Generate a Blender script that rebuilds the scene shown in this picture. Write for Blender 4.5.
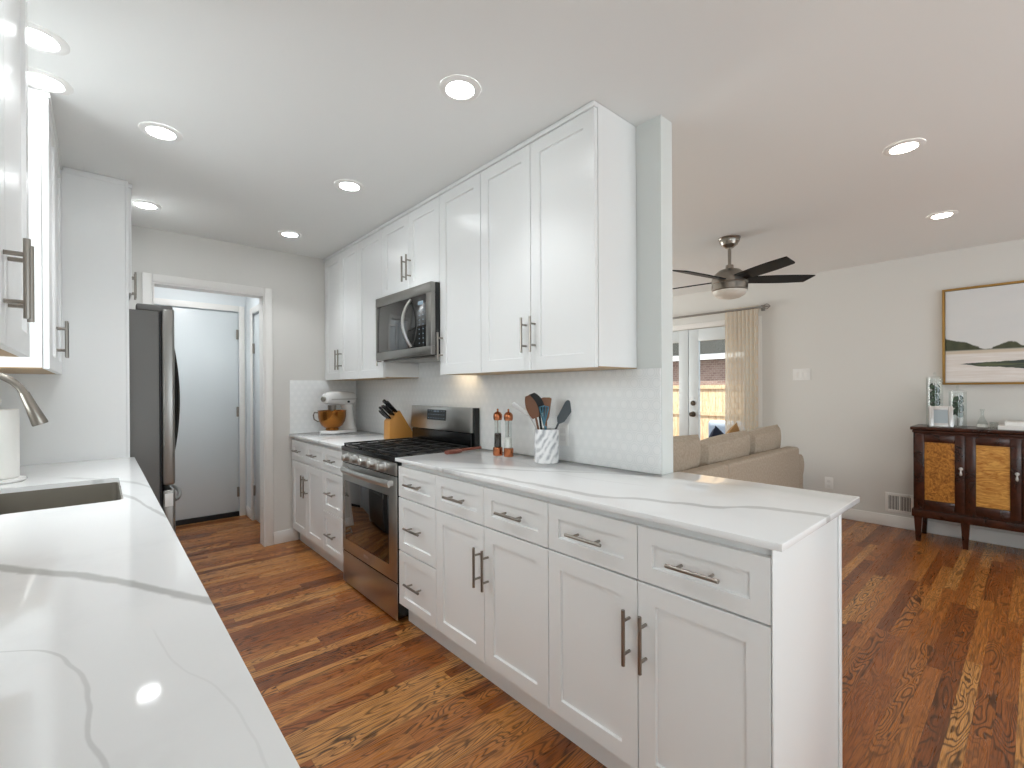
import bpy, bmesh, math, random
from mathutils import Vector, Matrix
random.seed(7)
S = bpy.context.scene
for o in list(bpy.data.objects):
    bpy.data.objects.remove(o)
COL = S.collection

# ---------------------------------------------------------------- camera
H_CAM, YAW, PITCH, ROLL, F, CYP = 1.2833, 0.7243, -0.0020, -0.0049, 466.29, 390.49
def make_camera():
    s, c = math.sin(YAW), math.cos(YAW)
    right, fwd, up = Vector((c, -s, 0)), Vector((s, c, 0)), Vector((0, 0, 1))
    fw = fwd*math.cos(PITCH) + up*math.sin(PITCH)
    up2 = up*math.cos(PITCH) - fwd*math.sin(PITCH)
    r = right*math.cos(ROLL) + up2*math.sin(ROLL)
    u = up2*math.cos(ROLL) - right*math.sin(ROLL)
    cd = bpy.data.cameras.new('camera')
    cd.sensor_fit = 'HORIZONTAL'; cd.sensor_width = 36; cd.lens = F/1024*36
    cd.shift_y = (CYP-384)/1024; cd.clip_start = .02; cd.clip_end = 200
    co = bpy.data.objects.new('camera', cd); COL.objects.link(co)
    m = Matrix((r, u, -fw)).transposed().to_4x4(); m.translation = Vector((0, 0, H_CAM))
    co.matrix_world = m; S.camera = co
make_camera()

# ---------------------------------------------------------------- world, sun, daylight, fill lamps, exposure
S.view_settings.view_transform = 'Standard'; S.view_settings.look = 'None'
S.view_settings.gamma = 1.0; S.view_settings.use_curve_mapping = False
S.view_settings.exposure = 0.82
w = bpy.data.worlds.new('world'); S.world = w; w.use_nodes = True
w.node_tree.nodes['Background'].inputs[0].default_value = (.78, .88, 1.0, 1)
w.node_tree.nodes['Background'].inputs[1].default_value = 1.0
def light(name, kind, loc, rot, energy, color, **kw):
    d = bpy.data.lights.new(name, kind); d.energy = energy; d.color = color
    for k, v in kw.items(): setattr(d, k, v)
    o = bpy.data.objects.new(name, d); COL.objects.link(o); o.location = loc; o.rotation_euler = rot
    return o
R90 = math.pi/2
light('sunlight', 'SUN', (8, 0, 6), (math.radians(44), 0, math.radians(-45)), 3.6, (1, .93, .82), angle=.01)
light('rear_fill', 'AREA', (2.6, -2.66, 1.3), (R90, 0, 0), 5, (.92, .97, 1), shape='RECTANGLE', size=3.6, size_y=1.9)  # soft fill from behind the camera, through an invented window
light('rear_ceiling_fill', 'AREA', (2.6, -2.68, 1.0), (R90+math.radians(40), 0, 0), 20, (.93, .975, 1), shape='RECTANGLE', size=3.6, size_y=1.2)  # added upward-tilted fill that brightens the ceiling
light('daylight_sink_window', 'AREA', (-.72, 2.22, 1.6), (0, -R90, 0), 7, (.95, .98, 1), shape='RECTANGLE', size=1.0, size_y=.6)
light('side_fill', 'AREA', (-.70, -1.4, 1.35), (0, -R90, 0), 15, (.92, .97, 1), shape='RECTANGLE', size=1.3, size_y=1.6)  # added fill for the right base cabinet fronts, no known source
light('daylight_living_window', 'AREA', (3.7, 5.36, 1.45), (-R90, 0, 0), 45, (1, .98, .95), shape='RECTANGLE', size=2.0, size_y=1.3)
CAN = 19.0          # radiance of a downlight lens

# ---------------------------------------------------------------- materials
def lin(h):
    if isinstance(h, str):
        h = h.lstrip('#'); v = [int(h[i:i+2], 16)/255 for i in (0, 2, 4)]
    else: v = h
    return tuple((x/12.92 if x <= .04045 else ((x+.055)/1.055)**2.4) for x in v) + (1,)
def pbr(name, col, rough=.5, metal=0, **kw):
    m = bpy.data.materials.new(name); m.use_nodes = True
    b = m.node_tree.nodes['Principled BSDF']
    b.inputs['Base Color'].default_value = lin(col); b.inputs['Roughness'].default_value = rough
    b.inputs['Metallic'].default_value = metal
    for k, v in kw.items(): b.inputs[k.replace('_', ' ')].default_value = v
    return m
class NT:
    """small helper for node graphs"""
    def __init__(s, m): s.t = m.node_tree; s.b = s.t.nodes.get('Principled BSDF')
    def n(s, typ, **kw):
        x = s.t.nodes.new(typ)
        for k, v in kw.items(): setattr(x, k, v)
        return x
    def put(s, sock, v):
        if isinstance(v, bpy.types.NodeSocket): s.t.links.new(v, sock)
        elif v is not None: sock.default_value = v
    def m(s, op, a, b=None, c=None, clamp=False):
        x = s.n('ShaderNodeMath', operation=op, use_clamp=clamp)
        for i, v in enumerate((a, b, c)): s.put(x.inputs[i], v)
        return x.outputs[0]
    def vm(s, op, a, b=None, c=None):
        x = s.n('ShaderNodeVectorMath', operation=op)
        for i, v in enumerate((a, b, c)): s.put(x.inputs[i], v)
        return x.outputs[1] if op in ('LENGTH', 'DISTANCE', 'DOT_PRODUCT') else x.outputs[0]
    def xyz(s, v):
        x = s.n('ShaderNodeSeparateXYZ'); s.put(x.inputs[0], v); return x.outputs
    def comb(s, a=0., b=0., c=0.):
        x = s.n('ShaderNodeCombineXYZ')
        for i, v in enumerate((a, b, c)): s.put(x.inputs[i], v)
        return x.outputs[0]
    def noise(s, v, scale, detail=3., rough=.5, dist=0.):
        x = s.n('ShaderNodeTexNoise'); s.put(x.inputs['Vector'], v)
        x.inputs['Scale'].default_value = scale; x.inputs['Detail'].default_value = detail
        x.inputs['Roughness'].default_value = rough; x.inputs['Distortion'].default_value = dist
        return x.outputs['Fac']
    def white(s, v, dim='3D'):
        x = s.n('ShaderNodeTexWhiteNoise', noise_dimensions=dim)
        s.put(x.inputs['W' if dim == '1D' else 'Vector'], v); return x.outputs['Value']
    def ramp(s, f, stops):
        x = s.n('ShaderNodeValToRGB'); s.put(x.inputs[0], f); e = x.color_ramp.elements
        while len(e) < len(stops): e.new(.5)
        for el, (p, c) in zip(e, stops):
            el.position = p; el.color = lin(c) if not isinstance(c, float) else (c, c, c, 1)
        return x.outputs[0]
    def mix(s, f, a, b, typ='MIX'):
        x = s.n('ShaderNodeMix', data_type='RGBA', blend_type=typ); s.put(x.inputs[0], f)
        for i, v in ((6, a), (7, b)):
            s.put(x.inputs[i], lin(v) if isinstance(v, str) else v)
        return x.outputs[2]
    def step(s, v, a, b):
        x = s.n('ShaderNodeMapRange', interpolation_type='SMOOTHSTEP'); s.put(x.inputs[0], v)
        s.put(x.inputs[1], a); s.put(x.inputs[2], b); return x.outputs[0]
    def curve(s, v, pts):
        """piecewise curve through pts=(x,y), any range"""
        x0, x1 = pts[0][0], pts[-1][0]; ys = [p[1] for p in pts]; y0, y1 = min(ys)-.01, max(ys)+.01
        t = s.m('DIVIDE', s.m('SUBTRACT', v, x0), x1-x0, clamp=True)
        c = s.n('ShaderNodeFloatCurve'); cu = c.mapping.curves[0]
        P = [((p[0]-x0)/(x1-x0), (p[1]-y0)/(y1-y0)) for p in pts]
        while len(cu.points) < len(P): cu.points.new(.5, .5)
        for q, (a, b) in zip(cu.points, P): q.location = (a, b)
        c.mapping.update(); s.put(c.inputs['Value'], t)
        return s.m('ADD', s.m('MULTIPLY', c.outputs[0], y1-y0), y0)
    def pos(s): return s.n('ShaderNodeNewGeometry').outputs['Position']
    def obj(s): return s.n('ShaderNodeTexCoord').outputs['Object']
    def bump(s, h, strength, dist=.002):
        x = s.n('ShaderNodeBump'); s.put(x.inputs['Height'], h)
        x.inputs['Strength'].default_value = strength; x.inputs['Distance'].default_value = dist
        s.put(s.b.inputs['Normal'], x.outputs[0])
M = {}
M['cab'] = pbr('white_cabinet_paint', '#eeefee', .28)
M['wall'] = pbr('greige_wall_paint', '#dcdad5', .6)
M['ceil'] = pbr('ceiling_paint', '#edeeec', .7)
M['hallwall'] = pbr('pale_blue_white_paint', '#e2e7e9', .5)
M['trim'] = pbr('white_trim_paint', '#eceae6', .35)
M['door'] = pbr('door_paint', '#d8dee0', .35)
M['nickel'] = pbr('brushed_nickel', '#9a948c', .28, 1)
M['steel'] = pbr('stainless_steel', '#c0bfbc', .28, 1)
M['dsteel'] = pbr('dark_stainless_steel', '#979591', .3, 1)
M['fridgeside'] = pbr('grey_fridge_side', '#6b6a67', .45, .3)
M['black'] = pbr('black_enamel', '#101112', .25)
M['iron'] = pbr('cast_iron', '#1a1a1b', .5)
M['glassblack'] = pbr('black_oven_glass', '#07080a', .04)
M['glassblack'].node_tree.nodes['Principled BSDF'].inputs['IOR'].default_value = 2.1
M['darkgap'] = pbr('dark_rubber', '#17181a', .6)
M['copper'] = pbr('copper', '#b97450', .25, 1)
M['brass'] = pbr('antique_gold', '#b08a4e', .4, .8)
M['bronze'] = pbr('aged_bronze', '#5c5248', .4, .8)
M['whiteplastic'] = pbr('white_plastic', '#f0efec', .35)
M['paper'] = pbr('paper_towel', '#f3f1ec', .9)
M['fan_black'] = pbr('black_fan_blade', '#0b0b0c', .5, Specular_IOR_Level=.25)
M['frost'] = pbr('frosted_glass', '#e3ded4', .4)
M['bamboo'] = pbr('bamboo_wood', '#c98f45', .45)
M['redwood'] = pbr('reddish_wood', '#784133', .45)
M['dkwood'] = pbr('dark_walnut_wood', '#4a2a1a', .45)
M['spoonwood'] = pbr('dark_spoon_wood', '#6b4226', .45)
M['midwood'] = pbr('brown_wood', '#8a5a38', .45)
M['teal'] = pbr('teal_silicone', '#4f7f92', .45)
M['grey_sil'] = pbr('slate_silicone', '#4d565c', .5)
M['pepper'] = pbr('peppercorns', '#332a26', .8)
M['salt'] = pbr('salt', '#efece8', .8)
M['leaf'] = pbr('eucalyptus_leaf', '#2c4630', .85, Specular_IOR_Level=.15)
M['silver'] = pbr('silver_frame', '#c9c8c6', .3, .7)
M['photo'] = pbr('photo_print', '#a3aeb4', .4)
M['handle_dark'] = pbr('dark_handle_steel', '#34322f', .3, .8)
M['palesteel'] = pbr('pale_steel', '#d2d1ce', .3, .85)
M['navy'] = pbr('navy_fabric', '#262f45', .9)
M['tanfab'] = pbr('tan_fabric', '#a98153', .9)
M['paleblue'] = pbr('pale_blue_fabric', '#b9c4d6', .9)
M['patioframe'] = pbr('patio_metal', '#8e92a0', .5)
M['book'] = pbr('white_book_cover', '#e6e5e2', .5)
M['pages'] = pbr('book_pages', '#d4d0c6', .8)
M['brown_under'] = pbr('raw_maple_underside', '#b89a74', .5)
M['concrete'] = pbr('concrete', '#a9a49b', .9)
M['roofing'] = pbr('grey_shingles', '#35342f', .9)

m = M['glass'] = bpy.data.materials.new('clear_glass'); m.use_nodes = True; N = NT(m)
out = m.node_tree.nodes['Material Output']; m.node_tree.nodes.remove(N.b)
tr, gl, mx = N.n('ShaderNodeBsdfTransparent'), N.n('ShaderNodeBsdfGlossy'), N.n('ShaderNodeMixShader')
tr.inputs[0].default_value = (.96, .975, .97, 1); gl.inputs['Roughness'].default_value = .03
g_ = N.n('ShaderNodeNewGeometry'); cs = N.m('ABSOLUTE', N.vm('DOT_PRODUCT', g_.outputs['Incoming'], g_.outputs['Normal']))
fz = N.m('ADD', .04, N.m('MULTIPLY', N.m('POWER', N.m('SUBTRACT', 1., cs), 4.), .2), clamp=True)
N.put(mx.inputs[0], fz); N.put(mx.inputs[1], tr.outputs[0]); N.put(mx.inputs[2], gl.outputs[0]); N.put(out.inputs[0], mx.outputs[0])
def emis(name, col, st):
    m = bpy.data.materials.new(name); m.use_nodes = True; N = NT(m)
    N.b.inputs['Base Color'].default_value = lin('#ffffff')
    N.b.inputs['Emission Color'].default_value = (*col, 1); N.b.inputs['Emission Strength'].default_value = st
    return m
M['lens'] = emis('downlight_lens', (.95, .98, 1), CAN)
M['lens_sink'] = emis('sink_downlight_lens', (.95, .98, 1), CAN*.6)
M['lens_warm'] = emis('warm_downlight_lens', (1, .93, .83), CAN*1.2)
M['cooklamp'] = emis('cooktop_lamp_lens', (1, .72, .42), 16)
M['lens_hall_fill'] = emis('hall_fill_lamp_lens', (.97, .985, 1), CAN*7)  # unseen lamp added to brighten the hall
M['display'] = emis('display_marks', (.6, .8, 1), .12); M['display'].node_tree.nodes['Principled BSDF'].inputs['Base Color'].default_value = lin('#56646c')

def wood_floor():
    m = pbr('oak_strip_floor', '#9a6234', .24); N = NT(m)
    x, y, z = N.xyz(N.pos())
    W, L = .058, .95
    yr = N.m('DIVIDE', y, W); row = N.m('FLOOR', yr); fy = N.m('FRACT', yr)
    r1 = N.white(row, '1D')
    xr = N.m('ADD', N.m('DIVIDE', x, L), N.m('MULTIPLY', r1, 7.3)); bx = N.m('FLOOR', xr); fx = N.m('FRACT', xr)
    rnd = N.white(N.comb(bx, row, 3.1)); rnd2 = N.white(N.comb(row, bx, 9.7))
    off = N.m('MULTIPLY', rnd2, 40.)
    gv = N.comb(N.m('ADD', N.m('MULTIPLY', x, 1.), off), N.m('MULTIPLY', y, 1.), off)
    # cathedral rings: contour lines of a stretched field
    fld = N.noise(N.vm('MULTIPLY', gv, (1.9, 9., 1.)), 1., 2., .5, .4)
    ring = N.m('ABSOLUTE', N.m('SUBTRACT', N.m('FRACT', N.m('MULTIPLY', fld, 22.)), .5))
    line = N.step(ring, .30, .02)
    fine = N.noise(N.vm('MULTIPLY', gv, (6., 240., 1.)), 1., 3., .6)
    blot = N.noise(N.vm('MULTIPLY', gv, (3., 14., 1.)), 1., 3., .6)
    base = N.ramp(N.m('ADD', N.m('MULTIPLY', rnd, .72), N.m('MULTIPLY', blot, .28)),
                  [(.12, '#733e1b'), (.32, '#995625'), (.58, '#b47135'), (.88, '#cc9252')])
    c = N.mix(N.m('MULTIPLY', N.step(fine, .45, .66), .62), base, '#512a0f')
    amt = N.m('MULTIPLY', line, N.m('MULTIPLY', N.step(blot, .25, .5), N.m('ADD', .32, N.m('MULTIPLY', rnd2, .62))))
    c = N.mix(amt, c, '#331807')
    gap = N.m('MAXIMUM', N.step(N.m('ABSOLUTE', N.m('SUBTRACT', fy, .5)), .485, .5),
              N.step(N.m('ABSOLUTE', N.m('SUBTRACT', fx, .5)), .4985, .5))
    c = N.mix(N.m('MULTIPLY', gap, .6), c, '#2a1608')
    N.put(N.b.inputs['Base Color'], c)
    N.put(N.b.inputs['Roughness'], N.m('ADD', .22, N.m('MULTIPLY', fine, .14)))
    N.bump(N.m('SUBTRACT', N.m('MULTIPLY', fine, .3), gap), .12, .001)
    return m
M['floor'] = wood_floor()

def quartz(name, veins):
    """veins: (axis, [(t, s)...], width, strength, (lo, hi)) drawn where |other - curve(t)| < width"""
    m = pbr(name, '#f1f2f2', .06); N = NT(m)
    p = N.pos(); wob = N.noise(p, 7., 2., .5); wob2 = N.noise(p, 30., 3., .6)
    x, y, z = N.xyz(p)
    col = N.mix(N.step(N.noise(p, 3.2, 5., .6), .5, .85), '#f3f4f4', '#e7e8e8')
    for ax, pts, wd, st, (lo, hi) in veins:
        t, o = (x, y) if ax == 'x' else (y, x)
        cen = N.curve(t, pts)
        d = N.m('ABSOLUTE', N.m('ADD', N.m('SUBTRACT', o, cen), N.m('MULTIPLY', N.m('SUBTRACT', wob, .5), .05 if wd > .008 else .022)))
        wdn = N.m('MULTIPLY', N.m('ADD', .55, wob2), wd)
        k = N.m('MULTIPLY', N.step(d, wdn, N.m('MULTIPLY', wdn, .35)), st)
        k = N.m('MULTIPLY', k, N.m('MULTIPLY', N.step(t, lo-.04, lo+.03), N.step(t, hi+.04, hi-.03)))
        col = N.mix(k, col, '#9c9b98')
    N.put(N.b.inputs['Base Color'], col)
    return m
M['quartz_right'] = quartz('white_quartz_peninsula', [
    ('y', [(1.07, 1.80), (1.142, 1.738), (1.281, 1.641), (1.537, 1.461), (1.776, 1.305), (1.869, 1.185)], .018, .4, (1.06, 1.90)),
    ('y', [(.39, 1.575), (.482, 1.556), (.593, 1.513), (.662, 1.439), (.771, 1.396), (.89, 1.354), (1.006, 1.288), (1.206, 1.264), (1.422, 1.258), (1.665, 1.238), (1.861, 1.193)], .024, .46, (.36, 1.92)),
    ('y', [(.6, 1.75), (1.0, 1.55), (1.4, 1.5), (1.8, 1.6), (2.3, 1.55)], .004, .22, (1.0, 2.2))])
M['quartz_left'] = quartz('white_quartz_sink_run', [
    ('x', [(-.5, 1.75), (-.3, 1.62), (-.159, 1.45), (-.062, 1.319), (0, 1.23), (.069, 1.104), (.145, .966)], .030, .62, (-.55, .2)),
    ('x', [(-.2, 2.45), (-.085, 2.407), (0, 2.283), (.078, 2.102), (.118, 1.86), (.15, 1.68)], .045, .42, (-.10, .2)),
    ('y', [(.3, .03), (.608, .001), (.675, -.009), (.752, -.01), (.84, -.026), (.925, -.054), (.976, -.107), (1.05, -.3)], .0034, .3, (.3, 1.05)),
    ('x', [(-.2, 2.85), (-.122, 2.766), (.089, 2.45), (.155, 2.22)], .035, .3, (-.10, .2)),
    ('y', [(.3, .1), (.6, .12), (.8, .07), (1.2, .05)], .002, .09, (.3, .9))])
M['quartz_back'] = quartz('white_quartz_range_side', [
    ('x', [(1.2, 3.45), (1.4, 3.6), (1.8, 3.5)], .02, .5, (1.2, 1.8)),
    ('x', [(1.2, 3.3), (1.4, 3.75), (1.8, 4.1)], .006, .3, (1.2, 1.8))])

def tile(name, ax):
    m = pbr(name, '#edeeed', .3); N = NT(m)
    x, y, z = N.xyz(N.pos()); p = N.comb(x if ax == 'x' else y, z, 0.)
    s = (.056, .097)
    def cell(q):
        wv = N.n('ShaderNodeVectorMath', operation='WRAP'); N.put(wv.inputs[0], q)
        wv.inputs[1].default_value = (s[0]/2, s[1]/2, 1); wv.inputs[2].default_value = (-s[0]/2, -s[1]/2, -1)
        return N.vm('LENGTH', wv.outputs[0])
    d = N.m('MINIMUM', cell(p), cell(N.vm('ADD', p, (s[0]/2, s[1]/2, 0.))))
    ring = N.m('SUBTRACT', 1., N.step(N.m('ABSOLUTE', N.m('SUBTRACT', d, .0195)), .0, .0035))
    ring2 = N.m('SUBTRACT', 1., N.step(N.m('ABSOLUTE', N.m('SUBTRACT', d, .0285)), .0, .003))
    r = N.m('MAXIMUM', ring, ring2)
    N.put(N.b.inputs['Base Color'], N.mix(N.m('MULTIPLY', r, .34), '#eff0ef', '#cfd3d3'))
    N.bump(r, .12, .0015)
    return m
M['tile_y'] = tile('embossed_white_tile', 'y'); M['tile_x'] = tile('embossed_white_tile_end', 'x')

def grain(name, a, b, scale, stretch, rough=.35, dist=1.5):
    m = pbr(name, a, rough); N = NT(m)
    n = N.noise(N.vm('MULTIPLY', N.pos(), stretch), scale, 4., .6, dist)
    N.put(N.b.inputs['Base Color'], N.ramp(n, [(.35, a), (.65, b)])); return m
M['mahogany'] = grain('dark_mahogany', '#29130c', '#442114', 6, (5, 1, 1), .25)
M['burl'] = grain('burl_veneer', '#7c4715', '#cb8c3c', 22, (1, 1, .8), .3, 3.5)
M['burl2'] = grain('figured_veneer', '#a96a28', '#dba757', 9, (1, .7, 2.4), .3, 3.)
M['sofa'] = grain('beige_sofa_fabric', '#a99b8a', '#b9ab9a', 60, (1, 1, 1), .95, 0)
M['bronzebowl'] = pbr('amber_bronze_bowl', '#a2692f', .16, .85)
M['mixerwhite'] = pbr('white_mixer_enamel', '#f4f4f3', .15)
M['fence'] = grain('cedar_fence', '#c9a57e', '#e9cfae', 5, (1, 6, 1), .8)
def marble():
    m = pbr('white_marble', '#eeeeee', .25); N = NT(m)
    p = N.vm('ADD', N.obj(), N.vm('MULTIPLY', N.comb(0., N.noise(N.obj(), 14., 4.), 0.), (0, .10, 0)))
    a, b, c = N.xyz(p); v = N.m('FRACT', N.m('MULTIPLY', N.m('ADD', N.m('SUBTRACT', N.m('MULTIPLY', a, .9), N.m('MULTIPLY', b, .7)), N.m('MULTIPLY', c, -.7)), 26.))
    k = N.step(N.m('ABSOLUTE', N.m('SUBTRACT', v, .5)), .42, .0)
    k = N.m('MULTIPLY', k, N.step(N.noise(N.obj(), 24., 3.), .28, .62))
    N.put(N.b.inputs['Base Color'], N.mix(k, '#efefef', '#a7aaae')); return m
M['marble'] = marble()
def brick():
    m = pbr('neighbour_brick', '#8b6a60', .9); N = NT(m); x, y, z = N.xyz(N.pos())
    t = N.n('ShaderNodeTexBrick'); N.put(t.inputs['Vector'], N.comb(y, z, 0.)); t.inputs['Scale'].default_value = 4.
    t.inputs['Color1'].default_value = lin('#a4877c'); t.inputs['Color2'].default_value = lin('#8e6f66'); t.inputs['Mortar'].default_value = lin('#b5a59a')
    N.put(N.b.inputs['Base Color'], t.outputs[0]); return m
M['brick'] = brick()
def curtain_mat():
    m = bpy.data.materials.new('sheer_trellis_curtain'); m.use_nodes = True; N = NT(m)
    out = m.node_tree.nodes['Material Output']; m.node_tree.nodes.remove(N.b)
    u = N.n('ShaderNodeUVMap').outputs[0]; s = (.075, .13)
    def cell(q):
        wv = N.n('ShaderNodeVectorMath', operation='WRAP'); N.put(wv.inputs[0], q)
        wv.inputs[1].default_value = (s[0]/2, s[1]/2, 1); wv.inputs[2].default_value = (-s[0]/2, -s[1]/2, -1)
        return N.vm('LENGTH', N.vm('MULTIPLY', wv.outputs[0], (1., .8, 1.)))
    d = N.m('MINIMUM', cell(u), cell(N.vm('ADD', u, (s[0]/2, s[1]/2, 0.))))
    k = N.step(d, .031, .026)                      # 1 inside a medallion (sheer), 0 on the woven lattice
    df, tl, tp = N.n('ShaderNodeBsdfDiffuse'), N.n('ShaderNodeBsdfTranslucent'), N.n('ShaderNodeBsdfTransparent')
    cc = N.mix(k, '#dccdb8', '#eee5d7'); N.put(df.inputs[0], cc); N.put(tl.inputs[0], cc)
    a, b = N.n('ShaderNodeMixShader'), N.n('ShaderNodeMixShader')
    a.inputs[0].default_value = .45; N.put(a.inputs[1], df.outputs[0]); N.put(a.inputs[2], tl.outputs[0])
    N.put(b.inputs[0], N.m('MULTIPLY', k, .2)); N.put(b.inputs[1], a.outputs[0]); N.put(b.inputs[2], tp.outputs[0])
    N.put(out.inputs[0], b.outputs[0]); return m
M['curtain'] = curtain_mat()
def painting_mat(y_left, z_top, z_bot):
    m = pbr('landscape_painting', '#dddddb', .6); N = NT(m); x, y, z = N.xyz(N.pos())
    s = N.m('SUBTRACT', y_left, y); t = N.m('DIVIDE', N.m('SUBTRACT', z_top, z), z_top-z_bot)
    p = N.comb(s, t, 0.); nz = N.noise(p, 16., 5., .65); nf = N.noise(N.vm('MULTIPLY', p, (3., 40., 1.)), 1., 4., .6)
    sky = N.mix(N.noise(N.vm('MULTIPLY', p, (2., 4., 1.)), 1., 3.), '#d3d5d6', '#e3e2e0')
    land = N.mix(N.step(nf, .35, .7), '#ded6cf', '#ebe6e3')
    c = N.mix(N.step(t, .655, .665), sky, land)
    sand = N.m('MULTIPLY', N.step(t, .645, .66), N.step(t, .70, .68)); c = N.mix(N.m('MULTIPLY', sand, .7), c, '#c8b79c')
    top = N.curve(s, [(0, .52), (.06, .545), (.12, .565), (.2, .622), (.26, .648), (.29, .632), (.34, .60), (.40, .58), (.46, .63), (.6, .60), (.8, .57), (1., .62), (1.3, .64)])
    top = N.m('ADD', top, N.m('MULTIPLY', N.m('SUBTRACT', nz, .5), .05))
    hill = N.m('MULTIPLY', N.step(t, N.m('SUBTRACT', top, .008), N.m('ADD', top, .008)), N.step(t, .665, .645))
    c = N.mix(hill, c, N.mix(N.noise(p, 24., 3.), '#2c3626', '#5a5c42'))
    mid = N.m('ADD', .80, N.m('MULTIPLY', N.m('SUBTRACT', nz, .5), .02)); wd = N.curve(s, [(0, .0), (.10, .002), (.2, .018), (.35, .03), (.6, .05), (1.3, .04)])
    strk = N.m('MULTIPLY', N.step(N.m('ABSOLUTE', N.m('SUBTRACT', t, N.m('ADD', mid, N.m('MULTIPLY', wd, .4)))), N.m('ADD', wd, .003), wd), N.step(s, .08, .14))
    c = N.mix(strk, c, N.mix(N.step(nf, .4, .6), '#343f3c', '#5d6448'))
    N.put(N.b.inputs['Base Color'], c); return m

# ---------------------------------------------------------------- geometry helpers
class MB:
    def __init__(s): s.bm = bmesh.new()
    def _add(s, verts, faces):
        v = [s.bm.verts.new(p) for p in verts]
        for f in faces:
            try: s.bm.faces.new([v[i] for i in f])
            except ValueError: pass
        return v
    def box(s, x0, x1, y0, y1, z0, z1, r=0., seg=2, mat=None):
        x0, x1 = sorted((x0, x1)); y0, y1 = sorted((y0, y1)); z0, z1 = sorted((z0, z1))
        t = bmesh.new()
        bmesh.ops.create_cube(t, size=1)
        for v in t.verts: v.co = ((x0+x1)/2+v.co.x*(x1-x0), (y0+y1)/2+v.co.y*(y1-y0), (z0+z1)/2+v.co.z*(z1-z0))
        if r > 0: bmesh.ops.bevel(t, geom=t.edges[:], offset=min(r, .49*min(x1-x0, y1-y0, z1-z0)), segments=seg, affect='EDGES', profile=.5)
        if mat: t.transform(mat)
        s.join(t); return s
    def join(s, t):
        me = bpy.data.meshes.new('tmp'); t.to_mesh(me); t.free(); s.bm.from_mesh(me); bpy.data.meshes.remove(me)
    def lathe(s, prof, c=(0, 0, 0), n=32, mat=None, ang=2*math.pi):
        t = bmesh.new(); rings = []
        for r, z in prof:
            if r < 1e-6: rings.append([t.verts.new((0, 0, z))])
            else: rings.append([t.verts.new((r*math.cos(2*math.pi*i/n), r*math.sin(2*math.pi*i/n), z)) for i in range(n)])
        for a, b in zip(rings, rings[1:]):
            for i in range(n):
                j = (i+1) % n
                if len(a) == 1 and len(b) == 1: continue
                if len(a) == 1: t.faces.new((a[0], b[j], b[i]))
                elif len(b) == 1: t.faces.new((a[i], a[j], b[0]))
                else: t.faces.new((a[i], a[j], b[j], b[i]))
        bmesh.ops.recalc_face_normals(t, faces=t.faces[:])
        if mat: t.transform(mat)
        t.transform(Matrix.Translation(c)); s.join(t); return s
    def tube(s, pts, r, n=12, cap=True, flat=1.):
        pts = [Vector(p) for p in pts]; rs = r if isinstance(r, (list, tuple)) else [r]*len(pts)
        t = bmesh.new(); rings = []; up = None
        for i, p in enumerate(pts):
            d = (pts[min(i+1, len(pts)-1)]-pts[max(i-1, 0)]).normalized()
            if up is None:
                up = Vector((0, 0, 1)) if abs(d.z) < .9 else Vector((1, 0, 0))
            a = d.cross(up).normalized(); up = a.cross(d).normalized()
            rings.append([t.verts.new(p+(a*math.cos(2*math.pi*k/n)+up*math.sin(2*math.pi*k/n)*flat)*rs[i]) for k in range(n)])
        for a, b in zip(rings, rings[1:]):
            for k in range(n): t.faces.new((a[k], a[(k+1) % n], b[(k+1) % n], b[k]))
        if cap: t.faces.new(rings[0][::-1]); t.faces.new(rings[-1])
        bmesh.ops.recalc_face_normals(t, faces=t.faces[:]); s.join(t); return s
    def prism(s, poly, z0, z1, r=0., mat=None):
        """polygon in xy extruded in z"""
        t = bmesh.new(); f = t.faces.new([t.verts.new((x, y, z0)) for x, y in poly])
        e = bmesh.ops.extrude_face_region(t, geom=[f])
        for v in e['geom']:
            if isinstance(v, bmesh.types.BMVert): v.co.z = z1
        bmesh.ops.recalc_face_normals(t, faces=t.faces[:])
        if r: bmesh.ops.bevel(t, geom=t.edges[:], offset=r, segments=2, affect='EDGES', profile=.5)
        if mat: t.transform(mat)
        s.join(t); return s
    def plate(s, outer, inner, z0, z1):
        """outer polygon with a hole, extruded"""
        t = bmesh.new()
        for loop in (outer, inner):
            v = [t.verts.new((x, y, z1)) for x, y in loop]
            for i in range(len(v)): t.edges.new((v[i], v[(i+1) % len(v)]))
        bmesh.ops.triangle_fill(t, edges=t.edges[:], use_beauty=True)
        e = bmesh.ops.extrude_face_region(t, geom=t.faces[:])
        for v in e['geom']:
            if isinstance(v, bmesh.types.BMVert): v.co.z = z0
        bmesh.ops.recalc_face_normals(t, faces=t.faces[:]); s.join(t); return s
    def pillow(s, w, h, t, mat, n=14, pw=.55):
        b = bmesh.new()
        for sg in (1, -1):
            g = []
            for i in range(n+1):
                row = []
                for j in range(n+1):
                    u, v = -1+2*i/n, -1+2*j/n
                    k = max(0, (1-abs(u)**2.6)*(1-abs(v)**2.6))**pw
                    sx = 1-.05*(1-abs(v)**2)*0+.0; pin = 1-.06*(u*u*(1-v*v)); pin2 = 1-.06*(v*v*(1-u*u))
                    row.append(b.verts.new((u*w/2*pin2, sg*t/2*k, v*h/2*pin)))
                g.append(row)
            for i in range(n):
                for j in range(n): b.faces.new((g[i][j], g[i+1][j], g[i+1][j+1], g[i][j+1]))
        bmesh.ops.remove_doubles(b, verts=b.verts[:], dist=1e-5)
        bmesh.ops.recalc_face_normals(b, faces=b.faces[:])
        if mat: b.transform(mat)
        s.join(b); return s
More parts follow.
